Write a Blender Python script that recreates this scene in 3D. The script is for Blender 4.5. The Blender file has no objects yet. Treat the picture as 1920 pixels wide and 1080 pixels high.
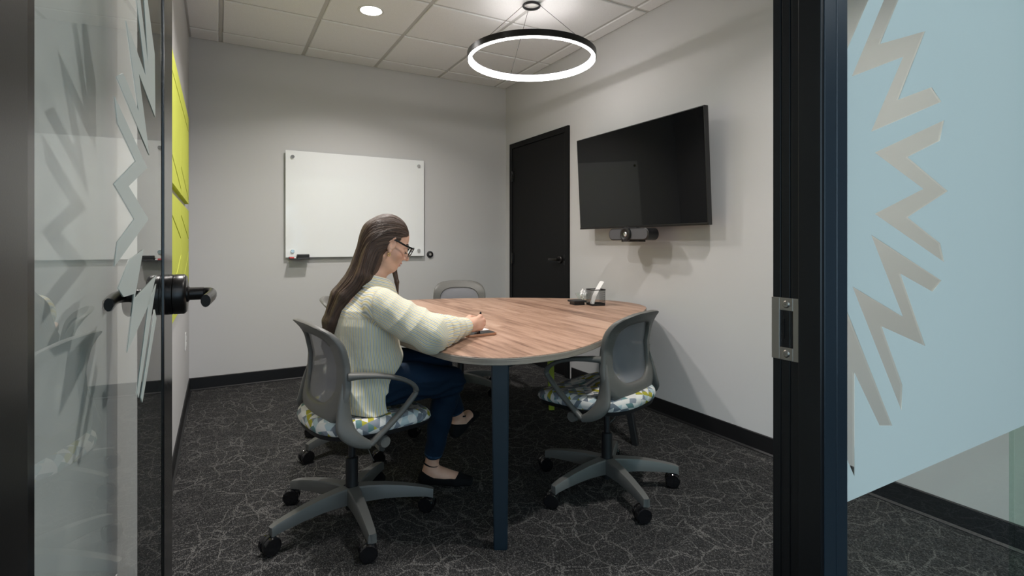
import bpy, bmesh, math, random
import numpy as np
from mathutils import Vector, Matrix

random.seed(7)
SC = bpy.context.scene
COL = SC.collection

# ------------------------------------------------------------------ camera, world, exposure
CAM_H = 1.18
FPX, HX, HY = 983.0, 960.0, 455.0          # focal length in pixels of the 1920 px wide frame, horizon row
YAW = math.radians(29.3)
SY, CY = math.sin(YAW), math.cos(YAW)
cam_data = bpy.data.cameras.new('camera')
cam_data.sensor_width = 36.0
cam_data.lens = FPX / 1920 * 36.0
cam_data.shift_y = (HY - 540.0) / 1920
cam_data.clip_start = 0.02
cam = bpy.data.objects.new('camera', cam_data)
cam.location = (0, 0, CAM_H)
cam.rotation_euler = (math.radians(90), 0, -YAW)
COL.objects.link(cam)
SC.camera = cam

world = bpy.data.worlds.new('world')
SC.world = world
world.use_nodes = True
world.node_tree.nodes['Background'].inputs[0].default_value = (0.54, 0.76, 0.93, 1)
world.node_tree.nodes['Background'].inputs[1].default_value = 1.20

vs = SC.view_settings
vs.view_transform = 'Standard'
vs.look = 'None'
vs.exposure = 1.15
vs.gamma = 1.0
vs.use_curve_mapping = False
SC.cycles.use_denoising = True
SC.cycles.max_bounces = 10
SC.cycles.transparent_max_bounces = 16
SC.cycles.sample_clamp_indirect = 6.0

DOWNLIGHT_POWER = 9.0          # glowing lens
DOWNLIGHT_WATTS = 10.6         # light thrown down by each recessed lamp
RING_POWER = 10.0
CORRIDOR_POWER = 13.0

# ------------------------------------------------------------------ helpers
def ray(px, py):
    t = (px - HX) / FPX
    return Vector((SY + t * CY, CY - t * SY, (HY - py) / FPX))

def on_plane(px, py, p, n):
    """where the sight line of a picture point meets a plane: only used to read off flat outlines"""
    d = ray(px, py); o = Vector((0, 0, CAM_H)); n = Vector(n)
    return o + d * ((Vector(p) - o).dot(n) / d.dot(n))

def empty(name, loc, rz=0.0, label=None, cat=None, group=None, kind=None, parent=None):
    o = bpy.data.objects.new(name, None)
    o.empty_display_size = 0.1
    o.location = loc
    o.rotation_euler = (0, 0, rz)
    COL.objects.link(o)
    if parent: o.parent = parent
    tag(o, label, cat, group, kind)
    return o

def tag(o, label=None, cat=None, group=None, kind=None):
    if label: o['label'] = label
    if cat: o['category'] = cat
    if group: o['group'] = group
    if kind: o['kind'] = kind
    return o

def copy_tree(o, parent=None):
    c = o.copy(); COL.objects.link(c)
    if parent: c.parent = parent
    for ch in list(o.children): copy_tree(ch, c)
    return c

class MB:
    """collects shapes, then links them as ONE mesh object"""
    def __init__(s): s.v = []; s.f = []; s.uv = None
    def add(s, verts, faces):
        n = len(s.v); s.v += [tuple(v) for v in verts]; s.f += [tuple(i + n for i in f) for f in faces]; return s
    def box(s, x0, x1, y0, y1, z0, z1, b=0.0, M=None):
        if x0 > x1: x0, x1 = x1, x0
        if y0 > y1: y0, y1 = y1, y0
        if z0 > z1: z0, z1 = z1, z0
        b = min(b, (x1-x0)*.49, (y1-y0)*.49, (z1-z0)*.49)
        if b <= 0:
            vs_ = [(x, y, z) for x in (x0, x1) for y in (y0, y1) for z in (z0, z1)]
            fs = [(0,1,3,2),(4,6,7,5),(0,4,5,1),(2,3,7,6),(0,2,6,4),(1,5,7,3)]
        else:
            bm = bmesh.new()
            bmesh.ops.create_cube(bm, size=1)
            for v in bm.verts:
                v.co = ((x0+x1)/2 + v.co.x*(x1-x0), (y0+y1)/2 + v.co.y*(y1-y0), (z0+z1)/2 + v.co.z*(z1-z0))
            bmesh.ops.bevel(bm, geom=bm.edges[:], offset=b, segments=2, affect='EDGES', profile=0.5)
            bm.verts.index_update()
            vs_ = [v.co.copy() for v in bm.verts]; fs = [[v.index for v in f.verts] for f in bm.faces]
            bm.free()
        if M is not None: vs_ = [M @ Vector(v) for v in vs_]
        return s.add(vs_, fs)
    def rings(s, rings, cap0=True, cap1=True, closed=True):
        """loft through rings of equal vertex count"""
        n = len(rings[0]); vs_ = [p for r in rings for p in r]; fs = []
        for i in range(len(rings)-1):
            for j in range(n if closed else n-1):
                a = i*n+j; b = i*n+(j+1) % n
                fs.append((a, b, b+n, a+n))
        if cap0: fs.append(tuple(range(n-1, -1, -1)))
        if cap1: fs.append(tuple(range((len(rings)-1)*n, len(rings)*n)))
        return s.add(vs_, fs)
    def lathe(s, prof, c=(0,0,0), axis='z', n=32, M=None):
        rr = []
        for r, h in prof:
            ring = []
            for k in range(n):
                a = 2*math.pi*k/n; x, y = r*math.cos(a), r*math.sin(a)
                p = {'z': (x, y, h), 'x': (h, x, y), 'y': (y, h, x)}[axis]
                p = Vector(p) + Vector(c)
                if M is not None: p = M @ p
                ring.append(p)
            rr.append(ring)
        return s.rings(rr)
    def tube(s, pts, rad, n=10, flat=1.0, up=(0,0,1), caps=True, sq=0.0):
        """sweep; rad number or list of r or (ra, rb); sq > 0 squares the section off"""
        pts = [Vector(p) for p in pts]; rr = []; up = Vector(up)
        for i, p in enumerate(pts):
            t = (pts[min(i+1, len(pts)-1)] - pts[max(i-1, 0)]).normalized()
            a = up.cross(t)
            if a.length < 1e-4: a = Vector((1,0,0)).cross(t)
            a.normalize(); b = t.cross(a)
            r = rad[i] if isinstance(rad, (list, tuple)) else rad
            ra, rb = r if isinstance(r, (list, tuple)) else (r, r*flat)
            ring = []
            for k in range(n):
                th = 2*math.pi*(k+.5)/n
                c_, s_ = math.cos(th), math.sin(th)
                if sq: c_ = math.copysign(abs(c_)**(1-sq), c_); s_ = math.copysign(abs(s_)**(1-sq), s_)
                ring.append(p + a*(ra*c_) + b*(rb*s_))
            rr.append(ring)
        return s.rings(rr, caps, caps)
    def prism(s, outline, z0, z1, M=None, bev=0.0):
        """vertical prism over an (x, y) outline"""
        lo = [Vector((x, y, z0)) for x, y in outline]; hi = [Vector((x, y, z1)) for x, y in outline]
        if M is not None: lo = [M @ p for p in lo]; hi = [M @ p for p in hi]
        return s.rings([lo, hi])
    def build(s, name, mat, parent=None, smooth=False, sharp=35, **tags):
        me = bpy.data.meshes.new(name)
        me.from_pydata(s.v, [], s.f)
        bm = bmesh.new(); bm.from_mesh(me)
        bmesh.ops.recalc_face_normals(bm, faces=bm.faces)
        bm.to_mesh(me); bm.free()
        if smooth:
            me.shade_smooth()
            if sharp: me.set_sharp_from_angle(angle=math.radians(sharp))
        if mat: me.materials.append(mat)
        o = bpy.data.objects.new(name, me); COL.objects.link(o)
        if parent: o.parent = parent
        tag(o, **tags)
        return o

def spline(pts, n):
    """Catmull-Rom through points (tuples of any length)"""
    P = np.array(pts, float); out = []
    m = len(P)
    for i in range(m-1):
        p0 = P[max(i-1,0)]; p1 = P[i]; p2 = P[i+1]; p3 = P[min(i+2, m-1)]
        for k in range(n):
            t = k/n
            out.append(.5*((2*p1)+(-p0+p2)*t+(2*p0-5*p1+4*p2-p3)*t*t+(-p0+3*p1-3*p2+p3)*t**3))
    out.append(P[-1]); return [tuple(p) for p in out]

def closed_spline(pts, n):
    P = np.array(pts, float); m = len(P); out = []
    for i in range(m):
        p0, p1, p2, p3 = P[i-1], P[i], P[(i+1) % m], P[(i+2) % m]
        for k in range(n):
            t = k/n
            out.append(tuple(.5*((2*p1)+(-p0+p2)*t+(2*p0-5*p1+4*p2-p3)*t*t+(-p0+3*p1-3*p2+p3)*t**3)))
    return out

# ------------------------------------------------------------------ materials
class NT:
    def __init__(s, name):
        s.m = bpy.data.materials.new(name); s.m.use_nodes = True
        s.t = s.m.node_tree; s.t.nodes.clear()
        s.out = s.n('ShaderNodeOutputMaterial')
    def n(s, typ, **kw):
        o = s.t.nodes.new(typ)
        for k, v in kw.items(): setattr(o, k, v)
        return o
    def l(s, a, b): s.t.links.new(a, b)
    def val(s, sock, v):
        if hasattr(v, 'links'): s.l(v, sock)
        else: sock.default_value = v
    def math(s, op, a, b=None, c=None):
        o = s.n('ShaderNodeMath', operation=op)
        s.val(o.inputs[0], a)
        if b is not None: s.val(o.inputs[1], b)
        if c is not None: s.val(o.inputs[2], c)
        return o.outputs[0]
    def coord(s, which='Object'): return s.n('ShaderNodeTexCoord').outputs[which]
    def mapping(s, vec, scale=(1,1,1), rot=(0,0,0), loc=(0,0,0)):
        o = s.n('ShaderNodeMapping'); s.l(vec, o.inputs[0])
        o.inputs['Scale'].default_value = scale; o.inputs['Rotation'].default_value = rot; o.inputs['Location'].default_value = loc
        return o.outputs[0]
    def noise(s, vec, scale, detail=2, rough=.5, out=0):
        o = s.n('ShaderNodeTexNoise'); s.l(vec, o.inputs['Vector'])
        o.inputs['Scale'].default_value = scale; o.inputs['Detail'].default_value = detail; o.inputs['Roughness'].default_value = rough
        return o.outputs[out]
    def ramp(s, fac, stops, interp='LINEAR'):
        o = s.n('ShaderNodeValToRGB'); s.l(fac, o.inputs[0]); cr = o.color_ramp; cr.interpolation = interp
        while len(cr.elements) < len(stops): cr.elements.new(.5)
        for e, (p, c) in zip(cr.elements, stops): e.position = p; e.color = (*c, 1) if len(c) == 3 else c
        return o.outputs[0]
    def mix(s, fac, a, b):
        o = s.n('ShaderNodeMix', data_type='RGBA')
        s.val(o.inputs[0], fac); s.val(o.inputs[6], a if hasattr(a, 'links') else (*a, 1)); s.val(o.inputs[7], b if hasattr(b, 'links') else (*b, 1))
        return o.outputs[2]
    def bump(s, h, strength, dist=.002):
        o = s.n('ShaderNodeBump'); s.l(h, o.inputs['Height'])
        o.inputs['Strength'].default_value = strength; o.inputs['Distance'].default_value = dist
        return o.outputs[0]
    def bsdf(s, color, rough=.5, metal=0., spec=.5, normal=None, **kw):
        b = s.n('ShaderNodeBsdfPrincipled')
        s.val(b.inputs['Base Color'], color if hasattr(color, 'links') else (*color, 1))
        s.val(b.inputs['Roughness'], rough); b.inputs['Metallic'].default_value = metal
        b.inputs['Specular IOR Level'].default_value = spec
        if normal is not None: s.l(normal, b.inputs['Normal'])
        for k, v in kw.items(): s.val(b.inputs[k.replace('_', ' ')], v)
        return b.outputs[0]
    def done(s, shader): s.l(shader, s.out.inputs[0]); return s.m

def plain(name, color, rough=.5, metal=0., spec=.5, grain=0.0, gscale=300, **kw):
    """one colour with a fine procedural grain in tone and relief"""
    t = NT(name); c = t.coord()
    nz = t.noise(c, gscale, 2)
    col = t.mix(t.math('MULTIPLY', nz, .16), color, tuple(v*.72 for v in color))
    nor = t.bump(nz, grain, .001) if grain else None
    return t.done(t.bsdf(col, rough, metal, spec, nor, **kw))

def emit(name, color, strength):
    t = NT(name); e = t.n('ShaderNodeEmission')
    e.inputs[0].default_value = (*color, 1); e.inputs[1].default_value = strength
    return t.done(e.outputs[0])

def glass(name, tint=(1,1,1), refl=1.0, ior=1.5):
    """clear sheet: passes light straight, mirrors by the Fresnel law on its outer faces only"""
    t = NT(name)
    tr = t.n('ShaderNodeBsdfTransparent'); tr.inputs[0].default_value = (*tint, 1)
    gl = t.n('ShaderNodeBsdfGlossy'); gl.inputs['Roughness'].default_value = 0.0; gl.inputs[0].default_value = (1,1,1,1)
    fr = t.n('ShaderNodeFresnel'); fr.inputs[0].default_value = ior
    geo = t.n('ShaderNodeNewGeometry')
    front = t.math('SUBTRACT', 1.0, geo.outputs['Backfacing'])
    f = t.math('MULTIPLY', t.math('MULTIPLY', fr.outputs[0], front), refl)
    mx = t.n('ShaderNodeMixShader'); t.l(f, mx.inputs[0]); t.l(tr.outputs[0], mx.inputs[1]); t.l(gl.outputs[0], mx.inputs[2])
    return t.done(mx.outputs[0])

M = {}
def paint(name, color):
    t = NT(name); c = t.coord()
    nz = t.noise(c, 220, 3); big = t.noise(c, 1.3, 2)
    col = t.mix(t.math('MULTIPLY', big, .10), color, tuple(v*.9 for v in color))
    return t.done(t.bsdf(col, .62, spec=.3, normal=t.bump(nz, .12, .0008)))
M['wall'] = paint('wall_paint', (.555, .548, .545))
M['wall_dark'] = paint('added_wall_grey', (.10, .105, .11))  # for the added corridor wall, kept dark for the glass reflections
M['ceil_tile'] = NT('ceiling_tile_board')
def _():
    t = M['ceil_tile']; c = t.coord()
    nz = t.noise(c, 260, 4, .7); big = t.noise(c, 60, 2)
    col = t.ramp(nz, [(.25, (.72,.72,.73)), (.5, (.84,.84,.855)), (.8, (.88,.88,.89))])
    M['ceil_tile'] = t.done(t.bsdf(col, .9, spec=.15, normal=t.bump(nz, .35, .001)))
_()
M['tee'] = plain('tee_white_enamel', (.56,.55,.54), .45)
def carpet():
    t = NT('charcoal_carpet'); c = t.coord()
    # fine loop pile in rows, tufts lighter and darker, and a broken web of pale dotted lines
    rot = t.mapping(c, rot=(0, 0, math.radians(0)))
    tuft = t.n('ShaderNodeTexVoronoi'); t.l(t.mapping(rot, (1, .55, 1)), tuft.inputs['Vector']); tuft.inputs['Scale'].default_value = 400
    rnd = t.n('ShaderNodeSeparateColor'); t.l(tuft.outputs['Color'], rnd.inputs[0])
    base = t.ramp(rnd.outputs[0], [(0, (.012,.012,.013)), (.55, (.027,.027,.027)), (.85, (.052,.051,.050)), (1, (.12,.118,.116))])
    warp = t.n('ShaderNodeMix', data_type='RGBA', blend_type='LINEAR_LIGHT')
    warp.inputs[0].default_value = .045
    t.l(c, warp.inputs[6]); t.l(t.noise(c, 5, 2, out=1), warp.inputs[7])
    lines = None
    for sc, an, rz, w in ((10.5, (1, .66, 1), .6, .024), (8.5, (.55, 1.15, 1), -.5, .019)):
        v = t.n('ShaderNodeTexVoronoi', feature='DISTANCE_TO_EDGE'); t.l(t.mapping(warp.outputs[2], an, (0, 0, rz)), v.inputs['Vector'])
        v.inputs['Scale'].default_value = sc
        e = t.math('LESS_THAN', v.outputs['Distance'], w)
        lines = e if lines is None else t.math('MAXIMUM', lines, e)
    patch = t.math('GREATER_THAN', t.noise(c, 3.1, 1), .44)
    spark = t.math('GREATER_THAN', rnd.outputs[1], .45)
    fac = t.math('MULTIPLY', t.math('MULTIPLY', lines, spark), t.math('MULTIPLY_ADD', patch, .50, .30))
    col = t.mix(fac, base, (.135,.131,.126))
    h = t.math('SUBTRACT', 1.0, tuft.outputs['Distance'])
    return t.done(t.bsdf(col, .95, spec=.08, normal=t.bump(h, .9, .003)))
M['carpet'] = carpet()
M['base_black'] = plain('black_rubber_base', (.008,.008,.009), .45, spec=.35)
M['alu_black'] = plain('black_anodised_frame', (.0035,.0035,.004), .30, spec=.38, grain=.05, gscale=900)
M['alu_front_sheen'] = plain('black_cover_blue_sheen', (.009,.016,.023), .32, spec=.5)  # bluish sheen of the bright corridor put into the black base colour
M['alu_satin'] = plain('black_satin_stile', (.006,.006,.0065), .17, spec=.55)
M['door_black'] = plain('black_door_paint', (.005,.005,.0055), .55, spec=.2, grain=.1)
M['black_plastic'] = plain('black_plastic', (.010,.010,.011), .42)
M['black_gloss'] = plain('black_gloss_plastic', (.006,.006,.007), .12)
M['lever'] = plain('dark_bronze_lever', (.020,.018,.017), .30, .6)
M['steel'] = plain('satin_steel', (.36,.33,.29), .36, 1.0, grain=.1, gscale=800)
M['chrome'] = plain('chrome', (.7,.7,.7), .15, 1.0)
M['glass'] = glass('clear_glass', (.95,.975,.965))
M['glass_green'] = glass('green_tinted_glass', (.80,.90,.85))
def frost():
    t = NT('frosted_film'); c = t.coord()
    nz = t.noise(c, 900, 2)
    d = t.n('ShaderNodeBsdfDiffuse'); d.inputs[0].default_value = (.68,.72,.68,1)
    tl = t.n('ShaderNodeBsdfTranslucent'); tl.inputs[0].default_value = (.54,.66,.66,1)
    m1 = t.n('ShaderNodeMixShader'); m1.inputs[0].default_value = .35; t.l(d.outputs[0], m1.inputs[1]); t.l(tl.outputs[0], m1.inputs[2])
    g = t.n('ShaderNodeBsdfGlossy'); g.inputs['Roughness'].default_value = .32
    t.l(t.bump(nz, .1, .0004), g.inputs['Normal'])
    fr = t.n('ShaderNodeFresnel'); fr.inputs[0].default_value = 1.3
    m2 = t.n('ShaderNodeMixShader'); t.l(t.math('MULTIPLY', fr.outputs[0], .5), m2.inputs[0]); t.l(m1.outputs[0], m2.inputs[1]); t.l(g.outputs[0], m2.inputs[2])
    return t.done(m2.outputs[0])
M['frost'] = frost()
def wood():
    t = NT('walnut_laminate'); c = t.coord()
    # boards run along y: each board has its own tone, with long grain and knots
    sx = t.n('ShaderNodeSeparateXYZ'); t.l(c, sx.inputs[0])
    row = t.math('FLOOR', t.math('MULTIPLY', sx.outputs[0], 7.5))
    off = t.math('MULTIPLY', t.math('FRACT', t.math('MULTIPLY', row, .618)), 2.7)
    colm = t.math('FLOOR', t.math('MULTIPLY', t.math('ADD', sx.outputs[1], off), .72))
    wn = t.n('ShaderNodeTexWhiteNoise', noise_dimensions='2D')
    cv = t.n('ShaderNodeCombineXYZ'); t.l(row, cv.inputs[0]); t.l(colm, cv.inputs[1]); t.l(cv.outputs[0], wn.inputs['Vector'])
    gv = t.n('ShaderNodeVectorMath', operation='ADD'); t.l(c, gv.inputs[0])
    sh = t.n('ShaderNodeCombineXYZ'); t.l(t.math('MULTIPLY', wn.outputs[0], 3.0), sh.inputs[1]); t.l(sh.outputs[0], gv.inputs[1])
    g1 = t.noise(t.mapping(gv.outputs[0], (9, .75, 1)), 3.0, 5, .6)
    g2 = t.noise(t.mapping(gv.outputs[0], (60, 1.6, 1)), 3.0, 4, .6)
    f = t.math('ADD', t.math('MULTIPLY', g1, .75), t.math('MULTIPLY', g2, .25))
    f = t.math('ADD', f, t.math('MULTIPLY', t.math('SUBTRACT', wn.outputs[0], .5), .16))
    col = t.ramp(f, [(.28, (.105,.055,.037)), (.39, (.235,.138,.094)), (.52, (.365,.227,.160)), (.70, (.46,.305,.225))])
    return t.done(t.bsdf(col, .42, spec=.4, normal=t.bump(g2, .05, .0005)))
M['wood'] = wood()
def edge_wood():
    t = NT('grey_oak_edge_band'); c = t.coord()
    g = t.noise(t.mapping(c, (1.5, 1.5, 140)), 3, 3, .6)
    col = t.ramp(g, [(.3, (.17,.145,.12)), (.5, (.26,.225,.185)), (.7, (.33,.295,.245))])
    return t.done(t.bsdf(col, .5))
M['edge'] = edge_wood()
M['leg_daylit'] = plain('black_coat_daylight_tint', (.005,.014,.023), .40, spec=.45, grain=.1, gscale=700)  # black coat with the blue of reflected daylight mixed into its colour
M['chartreuse'] = plain('chartreuse_enamel', (.30,.34,.02), .4)
def panel_green():
    t = NT('chartreuse_felt'); c = t.coord()
    nz = t.noise(c, 420, 4, .7); w = t.noise(t.mapping(c, (3, 2, .6)), 12, 3)
    col = t.mix(w, (.46,.50,.075), (.54,.58,.110))
    return t.done(t.bsdf(col, .9, spec=.1, normal=t.bump(nz, .5, .002)))
M['felt'] = panel_green()
M['chair'] = plain('warm_grey_plastic', (.102,.100,.092), .48, spec=.45, grain=.15, gscale=900)
M['chair_base'] = plain('grey_cast_base', (.094,.095,.091), .46, spec=.45, grain=.12, gscale=900)
def mesh_fabric():
    t = NT('grey_mesh_fabric'); c = t.coord()
    w = t.n('ShaderNodeTexWave', bands_direction='DIAGONAL'); t.l(c, w.inputs['Vector']); w.inputs['Scale'].default_value = 160; w.inputs['Distortion'].default_value = .3
    col = t.mix(w.outputs['Fac'], (.13,.13,.142), (.22,.22,.242))
    b = t.bsdf(col, .75, spec=.3)
    tr = t.n('ShaderNodeBsdfTransparent')
    mx = t.n('ShaderNodeMixShader'); mx.inputs[0].default_value = .85; t.l(tr.outputs[0], mx.inputs[1]); t.l(b, mx.inputs[2])
    return t.done(mx.outputs[0])
M['mesh'] = mesh_fabric()
def upholstery():
    t = NT('geometric_triangle_upholstery')
    uv = t.coord('UV')
    s = t.n('ShaderNodeSeparateXYZ'); t.l(t.mapping(uv, (1,1,1), (0, 0, .35)), s.inputs[0])
    u, v = s.outputs[0], s.outputs[1]
    k = 1/.027
    row = t.math('FLOOR', t.math('MULTIPLY', v, k/.866))
    a = t.math('FLOOR', t.math('MULTIPLY', t.math('ADD', u, t.math('MULTIPLY', v, .577)), k*.62))
    b = t.math('FLOOR', t.math('MULTIPLY', t.math('SUBTRACT', u, t.math('MULTIPLY', v, .577)), k*.62))
    wn = t.n('ShaderNodeTexWhiteNoise', noise_dimensions='3D')
    cv = t.n('ShaderNodeCombineXYZ'); t.l(a, cv.inputs[0]); t.l(b, cv.inputs[1]); t.l(row, cv.inputs[2]); t.l(cv.outputs[0], wn.inputs['Vector'])
    col = t.ramp(wn.outputs[0], [(0, (.60,.58,.55)), (.26, (.20,.22,.25)), (.46, (.38,.46,.48)), (.60, (.14,.16,.185)), (.74, (.34,.31,.035)), (.84, (.11,.20,.20)), (.91, (.66,.65,.62))], 'CONSTANT')
    nz = t.noise(uv, 900, 2)
    return t.done(t.bsdf(col, .8, spec=.2, normal=t.bump(nz, .25, .001)))
M['seat'] = upholstery()
M['board'] = plain('white_glass_board', (.88,.895,.90), .06, spec=.55)
M['board_edge'] = plain('glass_board_edge', (.42,.50,.50), .2)
M['screen'] = plain('dark_screen', (.0012,.0018,.0024), .03, spec=.30)
M['white_plastic'] = plain('white_plastic', (.72,.72,.70), .35)
M['paper'] = plain('white_paper', (.80,.79,.78), .8)
M['red'] = plain('red_marker', (.55,.02,.02), .4)
M['copper'] = plain('copper_case', (.36,.17,.095), .35, spec=.5)
M['phone_screen'] = plain('phone_screen', (.010,.010,.012), .05, spec=.6)
M['fabric_grey'] = plain('grey_speaker_fabric', (.085,.085,.092), .8, grain=.5, gscale=1500)
M['lamp_on'] = emit('lit_lens', (1.0, .965, .935), DOWNLIGHT_POWER)
M['ring_on'] = emit('lit_ring', (1.0, .965, .935), RING_POWER)
M['corridor_on'] = emit('lit_linear', (.93, .97, 1.0), CORRIDOR_POWER)

# ------------------------------------------------------------------ the room shell
XL, XR, YB, YF, ZC = -.20, 2.67, 4.89, .46, 2.82
MB().box(-4.5, 6.5, -5.5, YB+.1, -.12, 0).build('floor', M['carpet'], kind='structure', label='charcoal carpet with a pale crackled line pattern')
MB().box(XL-.12, XL, YF, YB+.1, 0, ZC+.1).build('wall_left', M['wall'], kind='structure')
MB().box(XL-.12, XR+.12, YB, YB+.12, 0, ZC+.1).build('wall_back', M['wall'], kind='structure')
MB().box(XR, XR+.12, YF, YB+.1, 0, ZC+.1).build('wall_right', M['wall'], kind='structure')

MB().box(4.7, 4.85, -5.5, YF, 0, ZC+.1).build('wall_added_corridor', M['wall_dark'], kind='structure', label='unseen dark grey wall added to darken the glass reflections')  # added out of view so the clear cut-outs reflect something dark
# ceiling: slab of the corridor and the room, lay-in tiles and tees
ceil = empty('ceiling', (0, 0, ZC), kind='structure')
MB().box(-4.5, 6.5, -5.5, YB+.12, .03, .10).build('ceiling_slab', M['ceil_tile'], ceil)
G, X0G, Y0G, TW = .628, .020, 4.650, .024
gx = [XL] + [X0G + G*k for k in range(0, 5)] + [XR]
gy = [YB] + [Y0G - G*k for k in range(0, 7)] + [YF]
tile_mesh = {}
for i in range(len(gx)-1):
    for j in range(len(gy)-1):
        xa, xb, ya, yb = gx[i], gx[i+1], gy[j+1], gy[j]
        xa += (TW/2+.002 if i else .012); xb -= (TW/2+.002 if i < len(gx)-2 else .012)
        ya += (TW/2+.002 if j < len(gy)-2 else .012); yb -= (TW/2+.002 if j else .012)
        w, h = round(xb-xa, 3), round(yb-ya, 3)
        cx_, cy_ = (xa+xb)/2, (ya+yb)/2
        if (w, h) not in tile_mesh:
            rr = []
            for ins, z in ((0, .012), (0, -.004), (.005, -.009)):
                rr.append([(sx*(w/2-ins), sy*(h/2-ins), z) for sx, sy in ((-1,-1),(1,-1),(1,1),(-1,1))])
            o = MB().rings(rr).build('ceiling_tile', M['ceil_tile'], ceil)
            tile_mesh[(w, h)] = o.data
        else:
            o = bpy.data.objects.new('ceiling_tile', tile_mesh[(w, h)]); COL.objects.link(o); o.parent = ceil
        o.location = (cx_, cy_, 0)
for x in gx[1:-1]:
    MB().box(x-TW/2, x+TW/2, YF, YB, -.001, .02).build('ceiling_tee', M['tee'], ceil)
for y in gy[1:-1]:
    for i in range(len(gx)-1):
        MB().box(gx[i]+(TW/2 if i else 0), gx[i+1]-(TW/2 if i < len(gx)-2 else 0), y-TW/2, y+TW/2, -.001, .02).build('ceiling_tee', M['tee'], ceil)
for a in ((XL, XL+.022, YF, YB), (XR-.022, XR, YF, YB)):
    MB().box(*a, -.002, .02).build('wall_angle', M['tee'], ceil)
MB().box(XL+.022, XR-.022, YB-.022, YB, -.002, .02).build('wall_angle', M['tee'], ceil)
MB().box(XL, XR, YF-.1, YF+.02, -.004, .03).build('ceiling_bulkhead', M['tee'], ceil)

# rubber baseboards with a small toe
def base(name, p0, p1, n):
    p0, p1, n = Vector(p0), Vector(p1), Vector(n)
    prof = [(0, 0), (.016, 0), (.016, .004), (.007, .012), (.0065, .098), (.004, .102), (0, .102)]
    r0 = [p0 + n*a + Vector((0,0,h)) for a, h in prof]; r1 = [p1 + n*a + Vector((0,0,h)) for a, h in prof]
    MB().rings([r0, r1]).build(name, M['base_black'], kind='structure')
base('baseboard_left', (XL, YF+.1, 0), (XL, YB, 0), (1,0,0))
base('baseboard_back', (XL, YB, 0), (XR, YB, 0), (0,-1,0))
base('baseboard_right', (XR, YF+.1, 0), (XR, 3.70, 0), (-1,0,0))

# glazed front: jambs, header, sidelight
JT = 2.32
trim1 = empty('trim_1', (-.165, .50, 0), kind='structure', label='black metal jamb on the hinge side of the doorway')
MB().box(-.055, .036, -.04, .042, 0, JT, .002).build('jamb', M['alu_black'], trim1)
MB().box(.036, .0385, -.039, -.012, 0, JT, .001).build('stop', M['alu_black'], trim1)
trim2 = empty('trim_2', (.80, .50, 0), kind='structure', label='black metal jamb with a steel strike plate beside the frosted glass')
# local: opening face at x = -.007 (stop) / .005 (rebate)
m = MB()
m.box(.006, .062, -.002, .048, 0, JT)
m.box(-.007, .030, -.039, -.0025, 0, JT, .0015)
m.box(.028, .034, -.036, -.0025, 0, JT)
m.build('jamb', M['alu_black'], trim2)
m = MB(); m.box(.000, .030, -.0405, -.0385, 0, JT, .0006); m.box(.032, .062, -.0405, -.0025, 0, JT, .0015); m.build('front_cover', M['alu_front_sheen'], trim2)
for y0, y1 in ((.000, .015), (.018, .031), (.034, .0475)):
    MB().box(.0045, .0065, y0, y1, 0, JT, .0006).build('gasket_strip', M['alu_black'], trim2)
strike = empty('strike_plate', (.0045, .023, 1.040), parent=trim2)
strike['label'] = 'satin steel strike plate'
hz, hy, oz, oy = .0505, .0255, .030, .0115
m = MB()
m.box(-.0022, .0005, -hy, -oy, -hz, hz, .0006); m.box(-.0022, .0005, oy, hy, -hz, hz, .0006)
m.box(-.0022, .0005, -oy, oy, oz, hz, .0006); m.box(-.0022, .0005, -oy, oy, -hz, -oz, .0006)
pl = m.build('plate', M['steel'], strike)
MB().box(.0002, .0012, -oy, oy, -oz, oz).build('latch_hole', M['black_gloss'], strike)
MB().box(-.0016, .0002, .004, .0055, -.016, .016).build('latch_lip', M['lever'], strike)
for z in (.040, -.040):
    m = MB(); m.lathe([(.0, -.0042), (.0045, -.0042), (.0062, -.0022)], (0, 0, z), 'x', 20)
    m.box(-.0046, -.0040, -.0036, .0036, z-.0008, z+.0008); m.box(-.0046, -.0040, -.0008, .0008, z-.0036, z+.0036)
    m.build('screw', M['steel'], strike, True)
MB().box(-.22, 2.67, .46, .545, JT, JT+.06, .002).build('trim_3', M['alu_black'], kind='structure', label='black metal header over the glazed front')
MB().box(XL, XR, .48, .53, JT+.06, ZC).build('wall_front', M['wall'], kind='structure')

win = empty('window_1', (.862, .502, 0), kind='structure', label='sidelight of clear glass with a frosted film cut in zigzags')
MB().box(0, .770, -.005, .005, .035, JT).build('pane', M['glass'], win)
MB().box(.7725, 1.806, -.005, .005, .035, JT).build('pane', M['glass_green'], win)
MB().box(0, 1.806, -.030, .030, 0, .035, .002).build('sill_rail', M['alu_black'], win)
FY = .4955
def film_obj(name, loops, parent, loc, n_axis_frame, mat, thick=.0006):
    """flat film with cut-outs: outlines given in (u, z) of the pane"""
    cu = bpy.data.curves.new(name, 'CURVE'); cu.dimensions = '2D'; cu.fill_mode = 'BOTH'; cu.extrude = thick/2
    for lp in loops:
        sp = cu.splines.new('POLY'); sp.points.add(len(lp)-1); sp.use_cyclic_u = True
        for p, (u, z) in zip(sp.points, lp): p.co = (u, z, 0, 1)
    tmp = bpy.data.objects.new(name, cu); COL.objects.link(tmp)
    dg = bpy.context.evaluated_depsgraph_get(); dg.update()
    me = bpy.data.meshes.new_from_object(tmp.evaluated_get(dg))
    bpy.data.objects.remove(tmp)
    U, N = n_axis_frame
    R = Matrix((U, (0,0,1), N)).transposed().to_4x4(); R.translation = Vector(loc)
    me.transform(R)
    me.materials.clear(); me.materials.append(mat)
    me.name = name
    o = bpy.data.objects.new(name, me); COL.objects.link(o); o.parent = parent
    return o
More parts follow.
